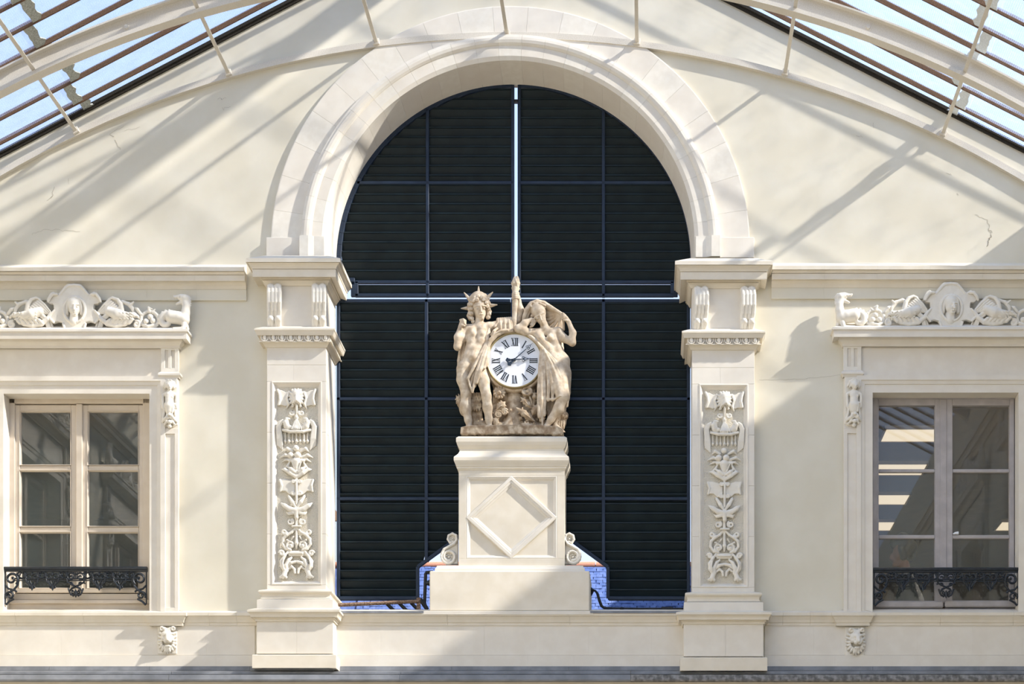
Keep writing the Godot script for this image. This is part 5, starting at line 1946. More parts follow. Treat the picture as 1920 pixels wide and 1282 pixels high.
func statue_group():
	var t = thing("statue_group", "weathered marble group of a crowned youth and a veiled woman leaning on the round clock", "statue", P(961, 820, ZS))
	var clay = func(x, y, k): return Clay.new(self, x, y, ZS, k)
	var put = func(nm, q, cell, mat, x, y, par = t): return part(nm, q.mesh(cell), mat, par, P(x, y, ZS))
	# rock
	var q = clay.call(961, 760, 4.0)
	q.plate([[867, 809], [880, 806], [930, 805], [1000, 804], [1046, 807], [1057, 812], [1057, 821], [866, 821]], -32, 25, 2.0)
	q.plate([[921, 640], [1006, 640], [1016, 700], [1004, 730], [1008, 765], [1034, 808], [902, 808], [922, 770], [926, 730], [914, 700]], -32, -14, 4.0)
	q.chain([[965, 740, -18, 14], [965, 790, -14, 17], [950, 806, 0, 10]])
	q.chain([[905, 800, -14, 12], [1020, 803, -10, 10], [1045, 806, -8, 6]])
	q.chain([[940, 806, 12, 5], [1000, 806, 14, 5], [1040, 809, 16, 4]])
	var rg = RandomNumberGenerator.new()
	rg.seed = 3
	q.chain([[893, 772, -23, 9], [892, 806, -19, 10]])
	for i in 60:
		q.ball(rg.randf_range(905, 1040), rg.randf_range(766, 810), rg.randf_range(-12, 4), rg.randf_range(1.5, 4.0), false, 3.0)
	for i in 26:
		q.ball(868 + i * 7.4, rg.randf_range(810, 815), 22, rg.randf_range(2, 3.5), false, 4.0)
	var rock = put.call("rock_base", q, 0.0055, M.rock, 961, 760)
	var m = MB.new()
	var cc = P(965.2, 676, -0.16)
	m.lathe([Vector2(0.0, -0.165), Vector2(0.285, -0.165), Vector2(0.292, -0.02), Vector2(0.286, -0.004), Vector2(0.27, 0.0), Vector2(0.262, -0.02), Vector2(0.0, -0.02)], 56, Transform3D(Basis(Vector3(1, 0, 0), Vector3(0, 0, 1), Vector3(0, -1, 0)), cc))
	part("clock_housing", m, M.marble, t)
	youth(t, clay, put)
	woman(t, clay, put)
	plants(t, clay, put)


func youth(t, clay, put):
	var q = clay.call(895, 680, 4.5)
	q.chain([[886, 622, 1, 11], [886, 640, 1, 10.5], [883, 657, 1, 11], [881, 670, 2, 12], [875, 686, 0, 14]])
	q.chain([[905, 620, 1, 11], [902, 640, 1, 10.5], [896, 657, 1, 11], [895, 670, 2, 12], [898, 686, 1, 13]])
	q.chain([[878, 616, -1, 8], [917, 612, -1, 8]])
	q.chain([[887, 626, 9, 5.5]])
	q.chain([[904, 625, 9, 5.5]])
	q.chain([[889, 655, 8, 7], [888, 670, 10, 7]])
	q.ball(889.7, 662.6, 18, 1.3, true)
	q.chain([[899, 598, 0, 8], [898, 612, -1, 9]])
	# legs and feet
	q.chain([[869, 692, 0, 13.5], [868, 712, 1, 11.5], [874, 738, 2, 9.2], [873, 762, -1, 10.2], [878, 787, -2, 6.6], [880, 799, -2, 5.4]])
	q.chain([[899, 692, 2, 13], [906, 714, 6, 11.5], [912, 742, 9, 8.8], [914, 764, 6, 8.8], [916.5, 786, 4, 6.4], [918, 800, 3, 5.0]])
	q.chain([[880, 802, -2, 5.4], [877, 806, 12, 3.8]])
	q.chain([[918.5, 803, 3, 5.2], [927, 806.5, 15, 3.6]])
	for i in 4:
		q.chain([[873 + i * 2.4, 807, 13, 1.7], [871.5 + i * 2.4, 808.5, 18, 1.5]], false, 0.6)
		q.chain([[924 + i * 2.6, 807, 15, 1.7], [925 + i * 2.8, 808.5, 19 - i, 1.5]], false, 0.6)
	# right arm, raised to the shoulder
	q.chain([[875, 617, 0, 8], [866, 634, 3, 7], [857.5, 650, 5, 6.4]])
	q.chain([[857.5, 650, 5, 6.4], [858, 632, 8, 6.2], [863, 614, 9, 4.2]])
	q.chain([[864, 611, 9, 4.4], [866.5, 605, 10, 5]], false, 2.0)
	for i in 4:
		q.chain([[863 + i * 1.2, 600 + i * 2.2, 12, 2.0], [868.5 + i * 0.8, 598.5 + i * 2.6, 14, 1.9], [873, 601 + i * 2.6, 11, 1.7]], false, 0.6)
	q.chain([[866, 609, 14, 2.0], [871, 611, 15, 1.8]], false, 0.6)
	# left arm, out along the clock and up to the torch
	q.chain([[918, 613, -1, 8], [940, 606, -4, 7], [970, 602, -8, 6.2]])
	q.chain([[972, 600, -8, 6.2], [976, 580, -5, 5.8], [973.5, 566, -2, 4.2]])
	q.chain([[973, 563, -1, 4.2], [971, 556, 0, 4.4]], false, 2.0)
	for i in 4:
		q.chain([[972.5, 549.5 + i * 3.3, 4, 1.9], [966.5, 548 + i * 3.4, 7.5, 1.9], [960.8, 551 + i * 3.3, 5, 1.6]], false, 0.6)
	q.chain([[972, 560, 2, 2.0], [968, 556, 7, 1.8]], false, 0.6)
	# head
	q.chain([[897.5, 568, -2, 15.5], [898.5, 576, 0, 14]], false, 3.0)
	q.chain([[899, 575, 4, 12.5], [901, 588, 5, 9.5], [903, 596, 7, 4.8]], false, 3.0)
	q.chain([[900.5, 571, 15.5, 1.4], [901.8, 577, 16.8, 1.6], [902.4, 584.5, 18.4, 2.0]], false, 1.2)
	q.chain([[890, 574.5, 13, 1.8], [898, 573.2, 15.8, 1.8]], false, 1.2)
	q.chain([[904.5, 573, 15.8, 1.8], [911, 573.6, 12.4, 1.8]], false, 1.2)
	q.ball(895.4, 577.6, 17.6, 2.7, true)
	q.ball(907.8, 577.2, 16.6, 2.5, true)
	q.ball(895.4, 578, 13.6, 2.3, false, 0.4)
	q.ball(907.6, 577.6, 12.8, 2.1, false, 0.4)
	q.chain([[898.6, 589.6, 13.8, 1.1], [902.6, 588.9, 15.6, 1.4], [906, 589.4, 13.4, 1.0]], false, 0.7)
	q.chain([[900, 592.8, 13.6, 1.4], [904.6, 592.8, 13.8, 1.4]], false, 0.7)
	q.chain([[898.4, 591, 16.6, 0.7], [906.4, 590.8, 16.2, 0.7]], true)
	var body = put.call("youth", q, 0.0042, M.marble, 895, 680)
	# hair in curls
	q = clay.call(898, 572, 0.7)
	var rg = RandomNumberGenerator.new()
	rg.seed = 8
	for c in [[890, 559, 12], [897, 556, 13], [904, 557, 12], [911, 561, 9], [884, 564, 8], [888, 565, 12], [881, 572, 5], [885, 571, 8], [880, 580, 4], [883.5, 579, 7], [880, 588, 3], [884, 588, 6], [881, 596, 3], [885.5, 597, 4], [916, 568, 5], [914, 574, 8], [917, 580, 4], [917, 588, 2], [914.5, 595, 2], [912, 567, 9], [887, 603, 2], [895, 562, 14], [906, 562, 12], [878.5, 592, -1], [918.5, 584, -1], [900, 552, 4], [890, 553, 3], [909, 554, 2], [883, 558, 0], [915, 560, 0]]:
		var r = rg.randf_range(3.4, 4.4)
		q.ball(c[0], c[1], c[2], r)
		q.spiral(c[0], c[1], c[2] + r * 0.8, r * 0.75, 0.5, 1.1, rg.randf_range(0, 360), 1.1, 1.0 if rg.randf() < 0.5 else -1.0, 8)
	q.chain([[897.5, 564, -4, 17.5], [898, 580, -7, 17]], false, 2.0)
	q.chain([[884, 570, 1, 6], [882.5, 596, -2, 5.5]], false, 1.5)
	q.chain([[913, 570, 0, 6], [915, 594, -3, 5]], false, 1.5)
	for i in 40:
		var a = rg.randf_range(-0.35, PI + 0.35)
		var rr = rg.randf_range(14.0, 20.0)
		q.ball(898 + cos(a) * rr * 1.02, 573 - sin(a) * rr, rg.randf_range(-6, 9) + (17.0 - rr) * 0.8, rg.randf_range(2.2, 3.2), false, 0.4)
	put.call("curled_hair", q, 0.0042, M.marble, 898, 572, body)
	for c in [[897.4, 557, 897.3, 536.5], [882, 563, 870, 548], [912.5, 559.5, 924.3, 547.2], [879, 577.5, 864, 578.2], [917.5, 573, 932.4, 571.2]]:
		var m = MB.new()
		m.tube([P(c[0], c[1], ZS), P(c[0], c[1], ZS).lerp(P(c[2], c[3], ZS + 0.01), 0.3), P(c[2], c[3], ZS + 0.01)], [0.021, 0.017, 0.004], 10)
		part("crown_ray", m, M.marble, t)
	# torch
	var m = MB.new()
	m.tube([P(963.8, 626, ZS + 0.01), P(964.6, 600, ZS + 0.01), P(966.5, 545, ZS + 0.012)], [0.021, 0.022, 0.03], 14)
	m.tube([P(966.5, 545, ZS + 0.012), P(966.8, 540.5, ZS + 0.012), P(967, 538, ZS + 0.012)], [0.03, 0.041, 0.034], 14)
	part("torch", m, M.marble, t)
	q = clay.call(967, 530, 0.8)
	for i in 7:
		var a = TAU * i / 7.0
		var b = a + 0.9
		q.chain([[967 + cos(a) * 4.5, 539, sin(a) * 4.5 + 3, 2.2], [967 + cos(a + 0.4) * 6, 531, sin(a + 0.4) * 6 + 3, 2.8], [967.5 + cos(b) * 4.2, 523, sin(b) * 4.2 + 3, 2.0], [968 + cos(b + 0.3) * 2.8, 517.5 + 2.0 * (i % 2), sin(b + 0.3) * 2.8 + 3, 0.8]])
	q.chain([[967, 538, 3, 5], [967, 526, 3, 4]])
	put.call("flame", q, 0.0042, M.marble, 967, 530)
	# cloth
	q = clay.call(900, 680, 0.5)
	for f in [[[913, 640, 6, 3], [902, 662, 13, 3.2], [889, 688, 17, 3.2], [878, 709, 15, 3]],
			[[913.5, 641, 3, 3.2], [903, 665, 8, 3.5], [891, 692, 10.5, 3.8], [882, 722, 9.5, 3.2]],
			[[914, 642, 7, 3.2], [904, 668, 15, 3.4], [895, 695, 18, 3.6], [886, 733, 13, 2.4]],
			[[914.5, 643, 3, 3.2], [906, 668, 8.5, 3.4], [897, 695, 11, 3.6], [890, 724, 9.5, 3.0]],
			[[915, 645, 8, 3.0], [907.5, 670, 16, 3.2], [900, 695, 19, 3.4], [894, 717, 16, 2.8]],
			[[916, 648, 4, 3.0], [910, 670, 9, 3.4], [904, 692, 11.5, 3.4], [898, 709, 11, 3]],
			[[916.5, 649, 8, 3], [912.5, 672, 15, 3], [908, 690, 16, 3]],
			[[917, 650, 6, 3], [915, 672, 11, 3], [912, 686, 12, 3]],
			[[917, 618, 3, 4], [914, 630, 6, 4], [913, 642, 7, 4]],
			[[906, 688, 17, 2.2], [900, 697, 19, 2.4], [901, 707, 17, 2], [893, 713, 17, 1.6]],
			[[878, 709, 15, 2.0], [881, 722, 15, 2.0], [886, 735, 13, 2.2]]]:
		q.chain(f)
	put.call("hip_drapery", q, 0.0044, M.marble, 900, 680)
	q = clay.call(940, 615, 0.5)
	for i in 7:
		var x = 934.0 + i * 4.0
		q.chain([[x - 1, 604 - i * 0.4, -10, 3.6], [x, 599 - i * 0.3, -1, 3.4], [x + 0.6, 606, 6.5 if i % 2 else 4.5, 2.9], [x + 1, 616, 7 if i % 2 else 4.5, 2.8], [x + 1.2, 625, 5, 2.4]])
	q.chain([[960, 620, 6, 4], [944, 621, 8, 4.4], [930, 628, 9, 4.4], [919, 640, 9, 4.2], [914, 652, 9, 3.6]])
	q.chain([[952, 619, 11, 1.8], [938, 620, 13, 2.2], [927, 626, 13, 2.0], [917, 637, 13, 1.6]])
	q.chain([[932, 616, 10, 2.6], [926, 621, 12, 3], [921, 628, 11, 2]])
	q.chain([[928, 612, 6, 3], [934, 606, 4, 3.2]])
	put.call("arm_drapery", q, 0.0044, M.marble, 940, 615)
	q = clay.call(866, 655, 1.2)
	for f in [[[874, 612, -8, 4], [870, 622, -10, 4], [865, 650, -14, 4], [861, 676, -15, 4], [860, 700, -15, 3]], [[880, 614, -9, 4], [874, 640, -13, 4.4], [868, 676, -15, 4.4], [866, 706, -15, 4]], [[870, 640, -18, 5], [864, 670, -19, 5], [866, 706, -20, 5]]]:
		q.chain(f)
	put.call("back_cloak", q, 0.005, M.marble, 866, 655)


func woman(t, clay, put):
	var q = clay.call(1035, 680, 4.5)
	q.chain([[1009, 629, 3, 9], [1020, 643, 4, 9], [1032, 658, 3, 10], [1041, 676, 2, 14], [1046, 695, 2, 16.5]])
	q.chain([[1035, 627, 1, 9], [1040, 643, 1, 9], [1046, 658, 0, 10], [1055, 677, -1, 13], [1055, 695, -1, 14.5]])
	q.chain([[998, 623, 1, 7.2], [1046, 621, -1, 7.5]])
	q.chain([[1013, 634, 10, 5.8]])
	q.chain([[1031, 632, 10, 5.8]])
	q.ball(1045.5, 667, 15.2, 1.2, true)
	q.chain([[1018, 604, 2, 7], [1023, 617, 0, 8]])
	# legs
	q.chain([[1050, 698, 4, 16], [1055, 744, 13, 10.8], [1047, 766, 12, 9.2], [1033, 786, 8, 6.3], [1025, 798, 6, 4.8]])
	q.chain([[1058, 700, -6, 13], [1058, 745, -5, 9.8], [1052, 769, -6, 8.4], [1042, 795, -5, 5.4]])
	q.chain([[1024.5, 801, 7, 5], [1018, 806.5, 20, 3.4]])
	q.chain([[1041.5, 800, -4, 5.3], [1053, 807, 9, 3.8]])
	for i in 4:
		q.chain([[1014 + i * 2.4, 807, 20, 1.7], [1012.5 + i * 2.5, 808.5, 24, 1.4]], false, 0.6)
		q.chain([[1050 + i * 2.2, 808, 11, 1.7], [1052 + i * 2.2, 809.5, 15 - i, 1.4]], false, 0.6)
	# right arm folded on the clock under the cheek
	q.chain([[997, 624, 4, 7.2], [984, 621, 8, 6.8], [971, 616, 10, 6.3]])
	q.chain([[971, 616, 10, 6.3], [984, 606, 10, 6], [996, 600, 8, 4.4]])
	q.chain([[997, 600, 8, 4.4], [1001, 603, 9, 4.4]], false, 2.0)
	for i in 4:
		q.chain([[1000 - i * 1.4, 602 + i * 2.0, 12, 1.9], [1001.5 - i * 1.2, 607 + i * 1.4, 11, 1.8], [997 - i, 610 + i, 9, 1.6]], false, 0.6)
	q.chain([[1000, 598, 12, 1.9], [1004, 596, 13, 1.7]], false, 0.6)
	# left arm lifting the veil
	q.chain([[1047, 622, 0, 8], [1057, 634, 3, 7.1], [1073, 642, 6, 6.3]])
	q.chain([[1073, 642, 6, 6.3], [1074, 624, 8, 6], [1067, 605, 7, 4.2]])
	q.chain([[1066, 603, 7, 4.2], [1061, 596, 7, 4.4]], false, 2.0)
	for i in 4:
		q.chain([[1060 + i * 0.6, 591 + i * 2.6, 9, 1.9], [1055.5 + i * 0.5, 587.5 + i * 3.0, 10, 1.8], [1051 + i * 0.6, 588.5 + i * 3.2, 8, 1.5]], false, 0.6)
	q.chain([[1063, 601, 11, 1.9], [1057, 600, 12, 1.7]], false, 0.6)
	# head, bowed to the left
	q.chain([[1008, 580, 0, 14], [1010, 586, 1, 13.5]], false, 3.0)
	q.chain([[1011, 585, 5, 12], [1014, 597, 6.5, 9], [1016.8, 605.5, 8, 4.4]], false, 3.0)
	q.chain([[1011.6, 589, 16, 1.4], [1013.4, 594, 17.6, 1.5], [1015.4, 600.4, 19, 1.8]], false, 1.2)
	q.chain([[1003, 594.5, 13.6, 1.6], [1009.4, 591.6, 16.4, 1.6]], false, 1.2)
	q.chain([[1014, 588.6, 16.2, 1.6], [1020, 586.4, 12.6, 1.6]], false, 1.2)
	q.ball(1007.8, 595.8, 18, 2.5, true)
	q.ball(1018, 590.4, 16.4, 2.3, true)
	q.ball(1008, 596.6, 14, 2.3, false, 0.4)
	q.ball(1017.8, 591.4, 12.6, 2.1, false, 0.4)
	q.chain([[1013.6, 604.6, 14.4, 1.0], [1016.6, 603.6, 16, 1.2], [1019.6, 602.8, 13.6, 0.9]], false, 0.7)
	q.chain([[1014.6, 606.6, 13.8, 1.1], [1018.6, 605.4, 13.6, 1.1]], false, 0.7)
	q.chain([[1013.6, 605.7, 17, 0.6], [1019.6, 604.1, 16.4, 0.6]], true)
	var body = put.call("woman", q, 0.0042, M.marble, 1035, 680)
	q = clay.call(1008, 580, 0.7)
	for c in [[1000, 586, 8], [998, 592, 7], [996.5, 598, 5], [1001, 578, 8], [1005.5, 573.5, 9], [1011, 571, 10], [1017, 572, 8], [1021.5, 575, 5], [1003, 571, 8], [1010, 570, 8], [1016, 570, 6]]:
		q.ball(c[0], c[1], c[2] - 2, 3.2)
		q.spiral(c[0], c[1], c[2] + 0.6, 2.4, 0.5, 1.1, c[0] * 40.0, 1.0, 1.0, 8)
	var r = []
	for i in 13:
		var a = TAU * i / 12.0
		r.append([999 + cos(a) * 4.6, 571.5 - sin(a) * 4.2, 9, 1.9])
	q.chain(r)
	q.chain([[1003.5, 571, 9, 2.0], [1012, 568.5, 11, 2.0], [1022, 572.5, 8, 2.0]])
	put.call("bound_hair", q, 0.004, M.marble, 1008, 580, body)
	# veil held out over the head
	q = clay.call(1020, 590, 0.5)
	q.fz = 1.0
	q.chain([[980.5, 607, -2, 3], [983, 594, 1, 4], [988, 580, 4, 4.6], [996, 570, 5, 4.8], [1007, 565.5, 5, 4.6], [1020, 568, 4, 4.2], [1034, 576.5, 5, 3.6], [1053, 588, 6, 2.8]])
	q.chain([[985, 605, -4, 3.6], [989, 588, -2, 4.6], [997, 576, -2, 5], [1008, 570, -4, 6], [1022, 573, -4, 5], [1038, 582, -2, 4]])
	for e in [[1024, 578, -8], [1024, 585, -10], [1025, 592, -11], [1027, 599, -12], [1031, 606, -12], [1037, 612, -11], [1046, 616, -9]]:
		q.chain([[1053, 589.5, 4, 2.2], [lerpf(1053, e[0], 0.5), lerpf(590, e[1], 0.5), e[2] + 5, 2.6], [e[0], e[1], e[2], 3.2]])
	q.chain([[1053, 590, 5, 2.4], [1056.5, 604, 3, 2.4], [1057, 618, 0, 2.4]])
	q.plate([[1004, 566], [1022, 569], [1052, 588], [1056, 618], [1030, 620], [1016, 600]], -19, -13)
	q.plate([[981, 606], [990, 578], [1006, 567], [1014, 590], [1000, 612]], -17, -11)
	put.call("veil", q, 0.0044, M.marble, 1020, 590)
	# skirt in long folds
	q = clay.call(1035, 720, 0.5)
	for f in [[[1016, 640, 8, 3], [1012.5, 690, 10, 3.4], [1010, 740, 11, 3.8], [1011, 781, 11, 3.4]],
			[[1017, 645, 5, 3], [1014.5, 695, 6, 3.4], [1012.5, 745, 6, 3.6], [1014, 788, 5.5, 3.0]],
			[[1018, 650, 9, 3], [1016.5, 700, 13, 3.4], [1015.5, 750, 13, 3.8], [1017, 798, 9, 1.8]],
			[[1019, 652, 6, 3], [1018.5, 700, 7, 3.4], [1018, 750, 6, 3.6], [1018.5, 785, 5.5, 2.8]],
			[[1020, 655, 9, 3], [1021, 700, 13, 3.4], [1021, 745, 12, 3.8], [1020.5, 778, 10, 3.2]],
			[[1020.5, 655, 7, 3], [1024, 695, 8, 3.4], [1025, 725, 7.5, 3.6], [1024, 752, 7, 3]],
			[[1021, 655, 10, 3], [1027, 690, 15, 3.4], [1029, 720, 16, 3.8], [1028, 750, 13, 3]],
			[[1022, 658, 10, 3], [1031, 688, 17, 3.2], [1036, 718, 18, 3.8], [1036, 750, 15, 2.8]],
			[[1020, 656, 12, 2.6], [1034, 682, 19, 2.6], [1047, 716, 21, 2.6], [1058, 746, 17, 2.4]],
			[[1020, 655, 10, 2.6], [1037, 677, 18, 2.4], [1052, 708, 19, 2.4], [1062, 744, 13, 2.6]],
			[[1021, 655, 10, 2.4], [1040, 675, 17, 2.2], [1057, 704, 16, 2.4], [1064, 742, 10, 2.6]],
			[[1022, 655, 9, 2.4], [1044, 677, 15, 2.2], [1060, 704, 13, 2.2], [1066, 740, 7, 2.6], [1063, 761, 6, 2.6]],
			[[992, 629, 6, 3.6], [1006, 639, 9, 3.8], [1017, 653, 10, 3.8]],
			[[996, 631, 9, 1.8], [1008, 642, 12, 2], [1018, 657, 12, 2]]]:
		q.chain(f)
	q.chain([[1041, 690, 6, 14], [1047, 720, 10, 13.5], [1053, 741, 13, 11.8]], false, 2.0)
	for f in [[1029, 740, 1031, 803], [1036, 745, 1037, 800], [1043, 745, 1045, 790]]:
		q.chain([[f[0], f[1], -9, 4.5], [lerpf(f[0], f[2], 0.5), 770, -12, 5], [f[2], f[3], -14, 3.5]])
	q.chain([[1026, 748, 12, 2.4], [1038, 749, 17, 2.2], [1050, 742, 24, 1.8], [1060, 742, 22, 1.8]])
	q.chain([[1058, 700, -8, 14], [1061, 735, -6, 9], [1062, 756, -2, 4]], false, 2.0)
	q.spiral(1030, 702, 17, 5.5, 1.5, 0.9, 80, 1.8)
	put.call("skirt", q, 0.0044, M.marble, 1035, 720)
	q = clay.call(1050, 655, 1.2)
	for i in 4:
		q.chain([[1043 + i * 3.2, 634, -8 - i % 2 * 3, 2.6], [1048 + i * 2.2, 652, -9 - i % 2 * 3, 2.6], [1051 + i * 2.0, 672, -11, 2.4]])
	put.call("back_cloak", q, 0.005, M.marble, 1050, 655)


func plants(t, clay, put):
	var leaf = func(x0, y0, x1, y1, w, z):
		var q = clay.call(x0, y0, 0.8)
		q.fz = 1.6
		q.chain([[x0, y0, z, 1.2], [lerpf(x0, x1, 0.3), lerpf(y0, y1, 0.3), z + 2, w * 0.85], [lerpf(x0, x1, 0.6), lerpf(y0, y1, 0.6), z + 3, w], [x1, y1, z, 0.9]])
		q.fz = 1.0
		q.chain([[x0, y0, z + w * 0.6, 0.9], [lerpf(x0, x1, 0.5), lerpf(y0, y1, 0.5), z + 3 + w * 0.7, 1.1], [x1, y1, z + 1, 0.6]], false, 0.4)
		for s in [-1, 1]:
			for f in [0.3, 0.5, 0.7]:
				var d = Vector2(x1 - x0, y1 - y0).normalized()
				var n = Vector2(-d.y, d.x) * s * w
				q.chain([[lerpf(x0, x1, f), lerpf(y0, y1, f), z + 4, 1.4], [lerpf(x0, x1, f + 0.08) + n.x, lerpf(y0, y1, f + 0.08) + n.y, z + 2, 1.6]], false, 0.5)
		put.call("leaf", q, 0.0044, M.rock, x0, y0)
	leaf.call(932, 768, 947, 753, 6.5, 2)
	leaf.call(930, 800, 930, 781, 4.5, 2)
	leaf.call(1003, 790, 968, 764, 6.5, 4)
	leaf.call(1006, 803, 976, 794, 5.5, 10)
	leaf.call(998, 766, 976, 744, 5.0, 2)
	leaf.call(997, 780, 1008, 757, 5.0, 3)
	var q = clay.call(936, 736, 0.6)
	q.ball(936.5, 736, 2, 4.4)
	for i in 11:
		var a = TAU * i / 11.0
		q.chain([[936.5 + cos(a) * 5, 736 - sin(a) * 5, 1, 2.0], [936.5 + cos(a) * 9.5, 736 - sin(a) * 9.5, 1, 2.7]], false, 0.3)
	q.chain([[936, 740, -8, 5], [936, 736, -4, 6]])
	put.call("daisy", q, 0.0042, M.rock, 936, 736)
	for c in [[935, 777, 7.5], [946, 772, 6.5]]:
		q = clay.call(c[0], c[1], 0.6)
		q.ball(c[0], c[1], 0, c[2] * 0.8)
		q.spiral(c[0], c[1], 4, c[2], 1.2, 1.7, 40, 1.9, 1.0, 18)
		put.call("rose", q, 0.0042, M.rock, c[0], c[1])
	q = clay.call(988, 734, 0.8)
	var r = []
	for i in 17:
		var a = TAU * i / 16.0
		r.append([988 + cos(a) * 8.5, 733 - sin(a) * 7.0, 3 - 2 * sin(a), 2.1])
	q.chain(r)
	q.ball(991, 734, 1, 5)
	q.ball(984, 736, 0, 5.5)
	q.chain([[991, 738, 1, 1.7], [996, 752, 1, 1.7], [999, 764, 1, 1.8]])
	q.chain([[1002, 748, 1, 1.4], [1000, 764, 1, 1.6]])
	q.chain([[1002, 739, 2, 2.8], [1002, 744, 2, 4.4]])
	q.chain([[999, 737, 3, 1.2], [1005, 737, 3, 1.2]])
	put.call("poppy", q, 0.0042, M.rock, 988, 734)
	# the bird of day behind the youth, the owl of night behind the woman
	q = clay.call(875, 760, 1.5)
	q.chain([[861, 747, -14, 5.2], [864, 757, -16, 7], [874, 768, -20, 13], [888, 758, -22, 15], [896, 746, -22, 10]])
	q.chain([[857, 748, -13, 2.6], [853.5, 749, -12, 1.0]], false, 0.6)
	for c in [[856, 741], [860, 738.5], [864, 738]]:
		q.chain([[c[0] + 1.5, c[1] + 5, -13, 2.2], [c[0] - 0.5, c[1], -13, 1.0]], false, 0.6)
	q.chain([[857, 752, -12, 2], [856.5, 756, -12, 1.8]], false, 0.6)
	q.ball(860.5, 745.5, -9, 1.2)
	for i in 5:
		for j in 4:
			q.chain([[884 + j * 5 + (i % 2) * 2.5, 738 + i * 6.5, -9, 2.8], [884 + j * 5 + (i % 2) * 2.5, 743 + i * 6.5, -8, 2.0]], false, 0.4)
	for f in [[893, 770, 898, 806], [888, 772, 890, 804], [900, 768, 905, 804]]:
		q.chain([[f[0], f[1], -16, 4], [f[2], f[3], -12, 2.6]])
	put.call("cockerel", q, 0.0045, M.rock, 875, 760)
	q = clay.call(1056, 788, 1.5)
	q.chain([[1052, 803, -10, 6], [1053, 794, -9, 8.5], [1056, 784, -8, 7.5]])
	q.ball(1058, 779, -7, 8.2)
	for e in [[1055, 779], [1061.5, 780.5]]:
		q.ball(e[0], e[1], 0.6, 3.0, false, 0.5)
		q.ball(e[0], e[1], 4.2, 1.5, true)
	q.chain([[1058, 781, 1, 1.2], [1058.5, 785, 1.5, 0.8]], false, 0.5)
	for i in 3:
		for j in 3:
			q.chain([[1048 + j * 4.5, 790 + i * 5, -1, 2.0], [1048 + j * 4.5, 793.5 + i * 5, -1, 1.5]], false, 0.4)
	put.call("owl", q, 0.0045, M.rock, 1056, 788)


